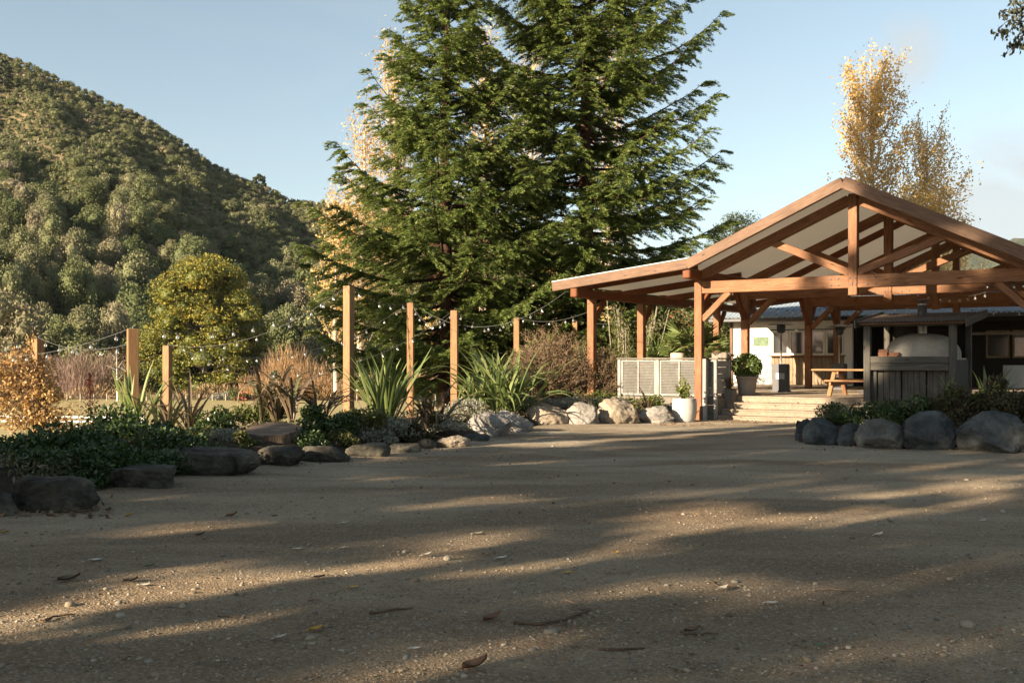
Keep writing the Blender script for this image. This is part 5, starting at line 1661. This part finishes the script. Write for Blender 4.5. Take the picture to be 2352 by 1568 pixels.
shrub(545, 0, 194, -6.2, 3.4, 2, 2.4, 2600, .35, M['olive'], 372, 'low green bush at the foot of the big golden tree', 'bush', 'bush', stems=6)
shrub(515, 0, 197, -6.2, 3.4, 2, 1.8, 1600, .35, M['lavender'], 373, 'low dry bush right of the big golden tree trunk', 'bush', 'bush', stems=6)
# rough undergrowth along the fence
mb = MB(); rng = np.random.default_rng(380)
n = 16000; us = rng.uniform(-150, 1150, n); Y = rng.uniform(197, 218, n); X = (us - CU) / F * Y
c = np.stack([X, Y, -6.2 + rng.uniform(.1, 1.0, n) ** 1.5 * (1.6 + 1.2 * np.sin(X * .3)) + .2], 1)
leaves(mb, c, 1.0, .16, rng, dirs=[0, 0, 1.], jit=.9)
tag(mb.build('undergrowth', M['drygrass'], loc=(0, 206, -6.2)), 'rough brown undergrowth along the far edge of the pasture', 'undergrowth', kind='stuff')


def wire_fence():
    A, B_ = field_pos(-120, 193), field_pos(1120, 195)
    R = thing('wire_fence', A, 'long post and wire fence along the far edge of the pasture', 'fence')
    A, B_ = Vector(A), Vector(B_); n = 42
    for k in range(n):
        p = A.lerp(B_, k / (n - 1)); mb = MB()
        tube(mb, [p[:], (p + Vector((0, 0, 1.25)))[:]], [.11, .10], 6, cap=True)
        mb.build('post', M['bark_pale'], R)
    mb = MB()
    for z in (.3, .6, .9, 1.12): tube(mb, [(A + Vector((0, 0, z)))[:], (B_ + Vector((0, 0, z)))[:]], .02, 3)
    mb.build('wire', M['steel'], R)


wire_fence()
R = thing('rail_fence', at(60, 968, 120), 'low white rail fence beyond the hedge on the left', 'fence')
a, b = at(-120, 955, 122), at(330, 959, 118)
for dz in (0, -.5):
    beam('rail', a + Vector((0, 0, dz)), b + Vector((0, 0, dz)), .06, .22, M['whiterail'], R)
for k in range(7):
    p = a.lerp(b, k / 6) + Vector((0, .06, 0)); beam('post', (p.x, p.y, p.z - 1.4), (p.x, p.y, p.z + .12), .14, .14, M['whiterail'], R, up=PB)
R = thing('field_gate_fence', field_pos(722, 118), 'short dark wire fence end with a strainer post in the pasture behind the stump', 'fence')
for k, (u, h) in enumerate([(738, 1.25), (726, .95), (714, .9), (704, .9), (690, .9)]):
    p = field_pos(u, 118); mb = MB(); tube(mb, [p, p + [0, 0, h]], [.12 if k == 0 else .05] * 2, 6, cap=True); mb.build('post', M['bark_grey'], R)
mb = MB()
for z in (.4, .8): tube(mb, [field_pos(738, 118) + [0, 0, z], field_pos(680, 118) + [0, 0, z]], .02, 3)
tube(mb, [field_pos(738, 118) + [0, 0, 1.0], field_pos(690, 118) + [0, 0, .1]], .04, 4); mb.build('wire', M['bark_grey'], R)
# slatted bench in the garden
R = thing('slatted_bench', at(990, 940, 29), 'small slatted timber bench back behind the reddish flax', 'bench')
c = at(990, 940, 29)
for k in range(15):
    x = c.x - .42 + k * .06; beam('slat', (x, c.y, c.z - .75), (x, c.y, c.z - .02 + .1 * math.sin(k / 14 * 3)), .04, .025, M['clad'], R, .003, up=(0, 1, 0))
beam('rail', (c.x - .46, c.y + .03, c.z - .2), (c.x + .46, c.y + .03, c.z - .2), .05, .05, M['clad'], R)
#PART6
# ------------------------------------------------------------------ bush on the hillside


def hill_crown(seed, nb, nl, core=True, leaf=.11, sub=1):
    """a unit crown (radius about 1, height about 1.9) of lobes covered in leaf clumps"""
    rng = np.random.default_rng(seed); mb = MB()
    for k in range(nb):
        d = ball(rng, 1, .15)[0]
        c = np.array([d[0] * .58, d[1] * .58, .85 + d[2] * .62]); r = rng.uniform(.32, .52)
        b = unit(rng.normal(size=(nl // nb, 3)))
        lump = 1 + .16 * np.array([noise.noise(Vector(x * 2.7) + Vector((k * 9.1, seed, 0))) for x in b])
        tn = rng.uniform(.3, .7)
        leaves(mb, c + b * (r * lump * rng.uniform(.82, 1.08, len(b)))[:, None], leaf, leaf * .7, rng, dirs=b, jit=2.0, tint=np.clip(rng.normal(tn, .16, len(b)), 0, 1))
        if core:
            v, f = ico(sub); mb.add(c + v * r * .64, f, tn * .5)
    return mb


HC = []
for k in range(7):
    m = hill_crown(400 + k, [9, 7, 11, 8, 12, 6, 10][k], 5200, leaf=.078, sub=2).mesh('crown'); m.materials.append(M['hill']); HC.append(m)
tm = MB(); tube(tm, [(0, 0, -.3), (.02, 0, .5), (0, .02, .9)], [.075, .06, .03], 6)
HT_ = tm.mesh('trunk'); HT_.materials.append(M['bark_grey'])


def place_hill():
    rng = np.random.default_rng(77)
    pts = []
    # poisson-like: fine random points sorted; bigger crowns low on the hill
    tries = 0; kept = []
    cell = {}
    while len(kept) < 4600 and tries < 160000:
        tries += 1
        u = rng.uniform(-320, 1750); w = rng.uniform(0, 1.03) ** 1.0
        low = 1 - smooth01(.22, .85, w + .1 * math.sin(u * .013))
        r = float(1.5 + 5.2 * low * rng.uniform(.4, 1.15) + rng.uniform(0, 1.5) + (1.8 if rng.random() < .12 else 0))
        if w > .45 and rng.random() < .22 * smooth01(.1, .6, math.sin(u * .021 + w * 9)): continue
        P = hill_point(u, w)
        gx, gy = int(P[0] // 12), int(P[1] // 12)
        ok = True
        for i in (-1, 0, 1):
            for j in (-1, 0, 1):
                for (x, y, rr) in cell.get((gx + i, gy + j), ()):
                    if (x - P[0]) ** 2 + (y - P[1]) ** 2 < (.70 * (r + rr)) ** 2: ok = False; break
                if not ok: break
            if not ok: break
        if not ok: continue
        cell.setdefault((gx, gy), []).append((P[0], P[1], r)); kept.append((u, w, P, r))
    kept.sort(key=lambda k: -k[3] / k[2][1])
    vis = [k for k in kept if -60 < k[0] < 840]
    big = vis[:190]; ids = {id(k) for k in big}
    rest = [k for k in kept if id(k) not in ids]
    print('hill trees', len(kept), 'visible', len(vis))
    for (u, w, P, r) in big:
        zone = 'lower' if w < .2 else 'middle' if w < .5 else 'upper'
        o = thing('hillside_tree', P - np.array([0, 0, .25 * r]), {'lower': 'broad rounded bush tree on the shaded lower part of the bush covered hill', 'middle': 'rounded olive bush tree halfway up the bush covered hill', 'upper': 'low rounded bush tree near the top of the bush covered hill'}[zone], 'tree', zone + ' hillside trees')
        sc = r * rng.uniform(.95, 1.2); o.scale = (sc, sc * rng.uniform(.8, 1.1), sc * (rng.uniform(.9, 1.5) if w < .4 else rng.uniform(.6, .95))); o.rotation_euler = (0, 0, rng.uniform(0, 6.28))
        c = bpy.data.objects.new('crown', HC[rng.integers(0, 7)]); COL.objects.link(c); c.parent = o
        t = bpy.data.objects.new('trunk', HT_); COL.objects.link(t); t.parent = o
    # the rest reads as one mass
    lib = [hill_crown(500 + k, 5, 560, True, .16, 1) for k in range(5)]
    lib = [(np.concatenate(m.v), m) for m in lib]
    libb = [hill_crown(520 + k, 8, 1900, True, .095, 1) for k in range(4)]
    libb = [(np.concatenate(m.v), m) for m in libb]
    mb = MB()
    for (u, w, P, r) in rest:
        V, m = lib[rng.integers(0, 5)] if r < 3.8 else libb[rng.integers(0, 4)]
        a = rng.uniform(0, 6.28); c, s = math.cos(a), math.sin(a)
        sc = r * rng.uniform(.95, 1.2)
        Rz = np.array([[c, -s, 0], [s, c, 0], [0, 0, 1]])
        VV = (V @ Rz.T) * np.array([sc, sc, sc * (rng.uniform(.8, 1.35) if w < .6 else rng.uniform(.55, .95))]) + P - np.array([0, 0, .35 * r])
        base = np.clip(rng.normal(.26 + .26 * w, .2), 0, 1)
        o = 0
        f4 = [f for f in m.f if f.shape[1] == 4]; f3 = [f for f in m.f if f.shape[1] == 3]
        t4 = np.concatenate([t for f, t in zip(m.f, m.t) if f.shape[1] == 4]); t3 = np.concatenate([t for f, t in zip(m.f, m.t) if f.shape[1] == 3])
        n0 = mb.n
        mb.add(VV, np.concatenate(f4), np.clip(base * .7 + t4 * .3, 0, 1))
        f3 = np.concatenate(f3) + n0
        mb.f.append(f3); mb.t.append(np.clip(base * .7 + t3 * .3, 0, 1)); mb.m.append(np.zeros(len(f3), dtype=np.int64))
    tag(mb.build('hillside_scrub', M['hillstuff'], loc=(0, 400, 0)), 'dense native scrub covering the hillside', 'scrub', kind='stuff')
    # low scrub and tussock between the crowns
    n = 60000
    u = rng.uniform(-320, 1700, n); w = rng.uniform(.02, 1.05, n)
    P = hill_point(u, w); P[:, 2] += rng.uniform(.1, 1.1, n)
    mb = MB(); leaves(mb, P, 1.5, 1.0, rng, dirs=[0, 0, 1.], jit=2.2, tint=np.clip(rng.normal(.22 + .36 * w, .2, n), 0, 1))
    tag(mb.build('hill_groundcover', M['hillstuff'], loc=(0, 400, 0)), 'low brown and green growth between the hillside trees', 'groundcover', kind='stuff')


place_hill()
# trees standing out of the ridge line
for k, (u, v, Y, h, r, lab) in enumerate([(596, 404, 512, 13, 4.4, 'dark rounded tree standing out on the skyline of the hill'), (8, 138, 515, 14, 5, 'dark conifer near the hilltop at the left edge'), (300, 590, 300, 13, 4.2, 'dark pointed conifer standing among the olive trees')]):
    p = at(u, v, Y); p.z -= h
    if k: broad_tree('hill_conifer', p, h, r, 2200, 1.0, M['pine'], 600 + k, lab, 'conifer', None, .3, 'bark_grey', .05, 26)
    else: broad_tree('ridge_tree', p, h, r, 1500, 1.0, M['pine'], 600, lab, 'tree', None, .4, 'bark_grey', .45, 16)

# ------------------------------------------------------------------ overhanging branch, top right corner


def overhang():
    rng = np.random.default_rng(700)
    base = Vector((13.0, 16.5, 0)); R = thing('overhanging_tree', base, 'tree just out of frame whose thin leafy twigs hang into the top right corner', 'tree')
    ms, lv = MB(), MB()
    tube(ms, [base, base + Vector((-.1, 0, 3)), base + Vector((0, .1, 6)), base + Vector((.2, 0, 10))], [.2, .17, .12, .04], 10)
    anchor = [base + Vector((0, .1, 5.2)), base + Vector((0, .1, 6.2))]
    Y = 16.0
    lines = [[(2440, -60), (2380, -10), (2340, 14), (2322, -2)], [(2440, 20), (2352, 50), (2318, 46), (2292, 66)], [(2420, 30), (2340, 52), (2310, 80), (2290, 70)], [(2440, 40), (2352, 60), (2330, 95), (2308, 126)], [(2440, 60), (2362, 64), (2344, 90), (2318, 120)], [(2420, -20), (2345, 18), (2325, 25), (2300, 30)], [(2440, 10), (2370, 40), (2345, 50), (2335, 28)], [(2460, 60), (2375, 80), (2352, 100), (2350, 112)]]
    for k, ln in enumerate(lines):
        yy = Y + rng.uniform(-.5, .5)
        P = [at(u, v, yy) for u, v in ln]
        Q = [anchor[k % 2]] + P
        tube(ms, [q[:] for q in Q], [.05, .016, .009, .006, .004], 5)
        n = 40
        t = rng.uniform(.25, 1, n) * 2.999; i = t.astype(int); fr = (t - i)[:, None]
        A = np.array([q[:] for q in P])
        c = A[i] * (1 - fr) + A[i + 1] * fr + rng.normal(0, .045, (n, 3)) - np.array([0, 0, .03])
        leaves(lv, c, .095, .05, rng, dirs=[0, 0, -1.], jit=1.0)
        q0 = np.array(Q[0][:]); tt = rng.uniform(.15, 1, (70, 1))
        leaves(lv, q0 + (A[0] - q0) * tt + rng.normal(0, .22, (70, 3)), .095, .05, rng, dirs=[0, 0, -1.], jit=1.0)
    for k in range(26):
        c = np.array(base) + np.array([rng.uniform(-1.2, 3), rng.normal(0, 1.6), rng.uniform(5, 10)])
        tube(ms, [np.array(base) + [0, 0, c[2] - 1.5], c], [.04, .01], 4)
        leaves(lv, c + rng.normal(0, .5, (90, 3)), .10, .055, rng)
    ms.build('trunk', M['bolt'], R, smooth=True); lv.build('crown', M['darkleaf'], R)


overhang()

# ------------------------------------------------------------------ the row of trees behind the viewpoint that shades the yard
for k, (s, c, h, rx, nl, low) in enumerate(SHADE if 'SHADE' in globals() else [
        (-15, -13.7, 22, 2.3, 15000, .05), (-20, -10.7, 23, 2.4, 15000, .05), (-13, -16.4, 15, .8, 550, .2), (-17, -6.0, 17, 1.5, 8000, .06),
        (-22, -2.2, 15, 2.3, 6000, .1), (-16, 2.6, 13, 2.4, 5000, .12), (-25, 7.0, 14, 2.6, 3000, .2),
        (-27, -14.0, 26, 1.5, 9000, .15), (-31, -11.6, 27, 1.8, 9000, .15), (-27, -8.7, 20, 1.5, 5500, .05), (-29, -4.4, 20, 1.8, 8000, .05), (-32, -.4, 20, 2.3, 6500, .08),
        (-10, -35.4, 16, 2.6, 7000, .05), (-15, -39.0, 15.5, 2.6, 6000, .05), (-9, -32.6, 13, 1.5, 3500, .05), (-22, -9.2, 9, 1.1, 3200, .05)]):  # includes unseen trees added far left to shade the redwoods' lower boughs
    x, y = .8 * s + .6 * c, .6 * s - .8 * c
    broad_tree('yard_tree', (x, y, 0), h, rx, nl, .34, M['olive'], 720 + k, 'tall leafy tree out of frame on the sun side whose long shadow reaches into view', 'tree', 'row of trees behind the viewpoint', .25, 'bark_grey', low, 90, csize=.9, full=True)

# ------------------------------------------------------------------ litter on the gravel


def litter_leaf(u, v, w, mat, label, rot, curl, kind='leaf'):
    p = gnd(u, v, .05); Y = p.y; L_ = .86 * w / F * Y; g0 = float(yard_z(p.x, p.y)) + .004
    m = 7; s = np.linspace(-1, 1, m)
    wd = .34 * L_ * np.clip(1 - np.abs(s) ** 1.7, 0.03, 1) * (1.15 - .3 * s)
    cz = curl * L_ * np.maximum(0, s + .25) ** 2 * .7
    c, sn = math.cos(rot), math.sin(rot)
    V = []
    for k in range(m):
        for j, e in enumerate((-1, 0, 1)):
            x = s[k] * L_ / 2; y = e * wd[k]; z = cz[k] + abs(e) * curl * L_ * .75 + .008
            V.append([p.x + x * c - y * sn, p.y + x * sn + y * c, g0 + max(0, z)])
    mb = MB(); mb.add(V, [[k * 3 + j, k * 3 + j + 1, k * 3 + j + 4, k * 3 + j + 3] for k in range(m - 1) for j in (0, 1)], (int(u * 7) % 10) / 10)
    tube(mb, [(p.x - c * L_ * .48, p.y - sn * L_ * .48, g0 + .012), (p.x - c * L_ * .72, p.y - sn * L_ * .72, g0 + .008)], [.003, .002], 4)
    o = mb.build('fallen_leaf', mat, loc=p, smooth=True)
    tag(o, label, 'leaf', 'fallen leaves on the gravel')


ly, lp, ld, lb_, lg = M['leaf_yellow'], M['leaf_pale'], M['leaf_dark'], M['leaf_brown'], M['leaf_green']
for u, v, w, m, lab, rot, curl in [
    (726, 1452, 40, ly, 'largest mustard yellow leaf tilted up on the near gravel', .5, .16), (812, 1356, 30, ly, 'ochre yellow leaf lying above the largest mustard leaf', .1, .1),
    (10, 1223, 28, ly, 'yellow leaf at the left edge near the mossy boulder', -.2, .15), (1305, 1318, 27, ly, 'olive yellow leaf right beside an upright tan leaf', .05, .08),
    (1279, 1311, 20, lp, 'upright tan leaf touching the olive yellow leaf', 1.1, .2), (1416, 1274, 14, ly, 'tiny yellow leaf scrap in the shaded middle of the yard', .6, .2),
    (1318, 1082, 12, ly, 'tiny yellow leaf in the far shade of the yard', 0, .1), (895, 1122, 10, ly, 'tiny orange leaf below the edging slab stones', 0, .2),
    (644, 1471, 34, lp, 'pale curled leaf with a shadowed hollow left of the largest mustard leaf', .1, .22), (332, 1348, 30, lp, 'pale grey leaf lying beside a dark crumpled one', .15, .06),
    (222, 1290, 32, lp, 'long narrow pale leaf on the left of the yard', .05, .05), (790, 1202, 24, lp, 'small pale leaf near the left sunlit streak', .2, .1),
    (686, 1263, 24, lp, 'flat pale leaf in shade left of the yard centre', -.1, .08), (788, 1260, 18, lp, 'small pale leaf right of the flat pale one', .3, .12),
    (1097, 1229, 28, lp, 'tan leaf on the edge of the sunlit streak', .1, .12), (980, 1280, 28, lp, 'cream leaf folded like a tent in the shade', .2, .22),
    (1152, 1285, 30, lp, 'brownish cream leaf beside thin dark twigs', .3, .15), (955, 1500, 28, lp, 'cream leaf below the curved twig', -.2, .14),
    (1660, 1358, 32, lp, 'pale leaf leaning on a dark twig right of centre', .4, .2), (1773, 1389, 34, lp, 'long straw coloured leaf in the sunlit patch', -.1, .06),
    (2018, 1231, 26, lp, 'bright pale leaf folded on the right of the yard', .15, .2), (2258, 1197, 18, lp, 'small pale leaf near the right edge', .3, .1),
    (1884, 1487, 30, lg, 'only green leaf lying in the right foreground', .05, .08), (345, 1306, 24, lg, 'small green leaf on a brown stalk at left', .4, .2),
    (158, 1336, 58, ld, 'dark crumpled leaf with raised tips at left', .2, .2), (300, 1340, 40, ld, 'dark shrivelled leaf touching the pale grey leaf', .1, .2),
    (1130, 1432, 52, lb_, 'large brown crumpled leaf beside the curved twig', .5, .25), (1090, 1542, 70, lb_, 'large crumpled brown leaf at the bottom edge', .3, .28),
    (1590, 1456, 44, lb_, 'brown leaf lying along a straight twig', .1, .2), (733, 1335, 30, ld, 'narrow dark curled leaf left of centre', -.1, .18),
    (532, 1186, 30, lb_, 'brown rolled leaf near the left sunlit streak', 0, .3), (460, 1232, 22, ld, 'dark leaf below the rolled brown leaf', .3, .25), (298, 1183, 20, ly, 'brownish yellow leaf in front of the low stone', 0, .25)]:
    litter_leaf(u, v, w, m, lab, rot, curl)


def twig(pts, r, label, seed):
    rng = np.random.default_rng(seed)
    P = [gnd(u, v, .05) for u, v in pts]
    Q = []
    for a, b in zip(P[:-1], P[1:]):
        for t in (0, .33, .66): Q.append(a.lerp(b, t))
    Q.append(P[-1])
    A = np.array([q[:] for q in Q]); A += rng.normal(0, .006, A.shape); A[:, 2] = yard_z(A[:, 0], A[:, 1]) + r * .7 + np.abs(rng.normal(0, .006, len(A)))
    mb = MB(); tube(mb, A, r * np.linspace(1, .55, len(A)), 6, cap=True)
    o = mb.build('fallen_twig', M['twig'] if seed % 3 else M['twigpale'], loc=P[0], smooth=True)
    tag(o, label, 'twig', 'fallen twigs on the gravel')


for k, (pts, r, lab) in enumerate([
    ([(1178, 1438), (1240, 1442), (1300, 1432), (1356, 1411)], .011, 'long curved bare twig lit by the sun in the near middle'), ([(1300, 1387), (1322, 1394), (1338, 1407), (1380, 1403)], .009, 'short hooked twig just above the long curved one'),
    ([(850, 1415), (890, 1410), (945, 1402)], .010, 'dark straight twig left of the long curved one'), ([(102, 1430), (125, 1420), (172, 1415)], .010, 'dark twig lying in the left foreground'),
    ([(705, 1381), (735, 1387), (766, 1396)], .007, 'thin bent twig above the largest mustard leaf'), ([(1375, 1499), (1420, 1503), (1478, 1499)], .009, 'bark covered twig in the lower middle'),
    ([(1630, 1338), (1650, 1352), (1695, 1352)], .008, 'hooked dark twig beside the pale leaning leaf'), ([(1868, 1357), (1905, 1358), (1958, 1360)], .008, 'dark broken twig right of centre in shade'),
    ([(1565, 1461), (1610, 1464), (1652, 1463)], .007, 'straight brown twig under the brown leaf'), ([(497, 1419), (530, 1418), (563, 1420)], .006, 'thin wiry twig in the left middle of the yard'), ([(1390, 1322), (1420, 1324), (1470, 1317)], .006, 'thin dark twig in the shaded middle')]):
    twig(pts, r, lab, 800 + k)


def pebbles():
    rng = np.random.default_rng(900)
    def put(n, vlo, vhi, size, sub, name, label, mats, pw=1.0):
        mb = MB()
        v, f = ico(sub)
        vv = vlo + (vhi - vlo) * rng.uniform(0, 1, n) ** pw; uu = rng.uniform(-60, 2420, n)
        Y = H * F / (vv - HV); X = (uu - CU) / F * Y
        keep = (Y < 30)
        # keep pebbles out of the garden beds
        line = np.interp(uu, [-60, 20, 250, 480, 640, 740, 850, 950, 1060, 1150, 1255, 1600, 1835, 1900, 2352], [1190, 1182, 1124, 1094, 1076, 1062, 1050, 1037, 1022, 1004, 978, 974, 1022, 1030, 1042])
        keep &= vv > line
        X, Y = X[keep], Y[keep]
        n = len(X)
        r = size * np.exp(rng.normal(0, .45, n))
        sc = np.stack([r * rng.uniform(.8, 1.4, n), r * rng.uniform(.7, 1.2, n), r * rng.uniform(.45, .8, n)], 1)
        a = rng.uniform(0, 6.28, n)
        wob = 1 + rng.uniform(-.18, .18, (n, len(v)))
        P = v[None] * wob[..., None] * sc[:, None, :]
        ca, sa = np.cos(a)[:, None], np.sin(a)[:, None]
        P = np.stack([P[..., 0] * ca - P[..., 1] * sa, P[..., 0] * sa + P[..., 1] * ca, P[..., 2]], -1)
        P += np.stack([X, Y, yard_z(X, Y) + sc[:, 2] * .3], 1)[:, None]
        ff = (f[None] + (np.arange(n) * len(v))[:, None, None]).reshape(-1, 3)
        mb.add(P.reshape(-1, 3), ff, np.repeat(rng.uniform(0, 1, n), len(f)))
        tag(mb.build(name, mats, loc=(0, 5, 0), smooth=True), label, 'gravel', kind='stuff')
    put(2200, 1010, 1580, .007, 2, 'pebbles', 'loose rounded pebbles scattered over the gravel yard', M['pebble'])
    put(20000, 1000, 1590, .0048, 1, 'grit', 'small stones and grit on the gravel yard', M['pebble'], .9)
    put(150, 1050, 1580, .014, 2, 'cobbles', 'larger pale pebbles lying on the gravel yard', M['pebble'])


M['pebble'] = leafmat('pebble_stone', [(.11, .085, .058), (.20, .158, .108), (.27, .22, .155), (.34, .29, .22), (.14, .128, .108)], 0, .9, .2)
pebbles()


def small_litter():
    rng = np.random.default_rng(930); mb = MB()
    def drift(u0, u1, v0, v1, n, s):
        u = rng.uniform(u0, u1, n); v = v0 + (v1 - v0) * rng.uniform(0, 1, n)
        Y = H * F / (v - HV); X = (u - CU) / F * Y; c = np.stack([X, Y, yard_z(X, Y) + .006 + rng.uniform(0, .02, n)], 1)
        d = rng.normal(size=(n, 3)); d[:, 2] *= .25
        leaves(mb, c, s, s * .6, rng, dirs=d, jit=.1, flat=3)
    drift(1640, 1900, 968, 977, 420, .06); drift(1500, 1640, 975, 982, 160, .06)
    drift(0, 260, 1150, 1200, 260, .075); drift(600, 1200, 1010, 1080, 260, .05)
    drift(0, 2352, 990, 1200, 420, .05); drift(0, 2352, 1150, 1560, 420, .032); drift(1840, 2352, 1020, 1045, 240, .06)
    tag(mb.build('leaf_litter', M['leaf_brown'], loc=(0, 20, 0)), 'scattered small dead leaves over the gravel', 'leaf litter', kind='stuff')


small_litter()

# clear air with a little haze over the valley
HZ = 0.000022
if HZ:
    mb = MB(); mb.box((300, 1560, 245), (5200, 3500, 520))
    m, nt = new_mat('haze'); pv = nt.nodes.new('ShaderNodeVolumePrincipled'); pv.inputs['Color'].default_value = (.75, .85, 1, 1); pv.inputs['Density'].default_value = HZ
    oo = nt.nodes.new('ShaderNodeOutputMaterial'); nt.links.new(pv.outputs[0], oo.inputs['Volume'])
    tag(mb.build('haze', m, loc=(300, 1560, 0)), 'thin bluish haze filling the valley air', 'haze', kind='stuff')
fix_base()
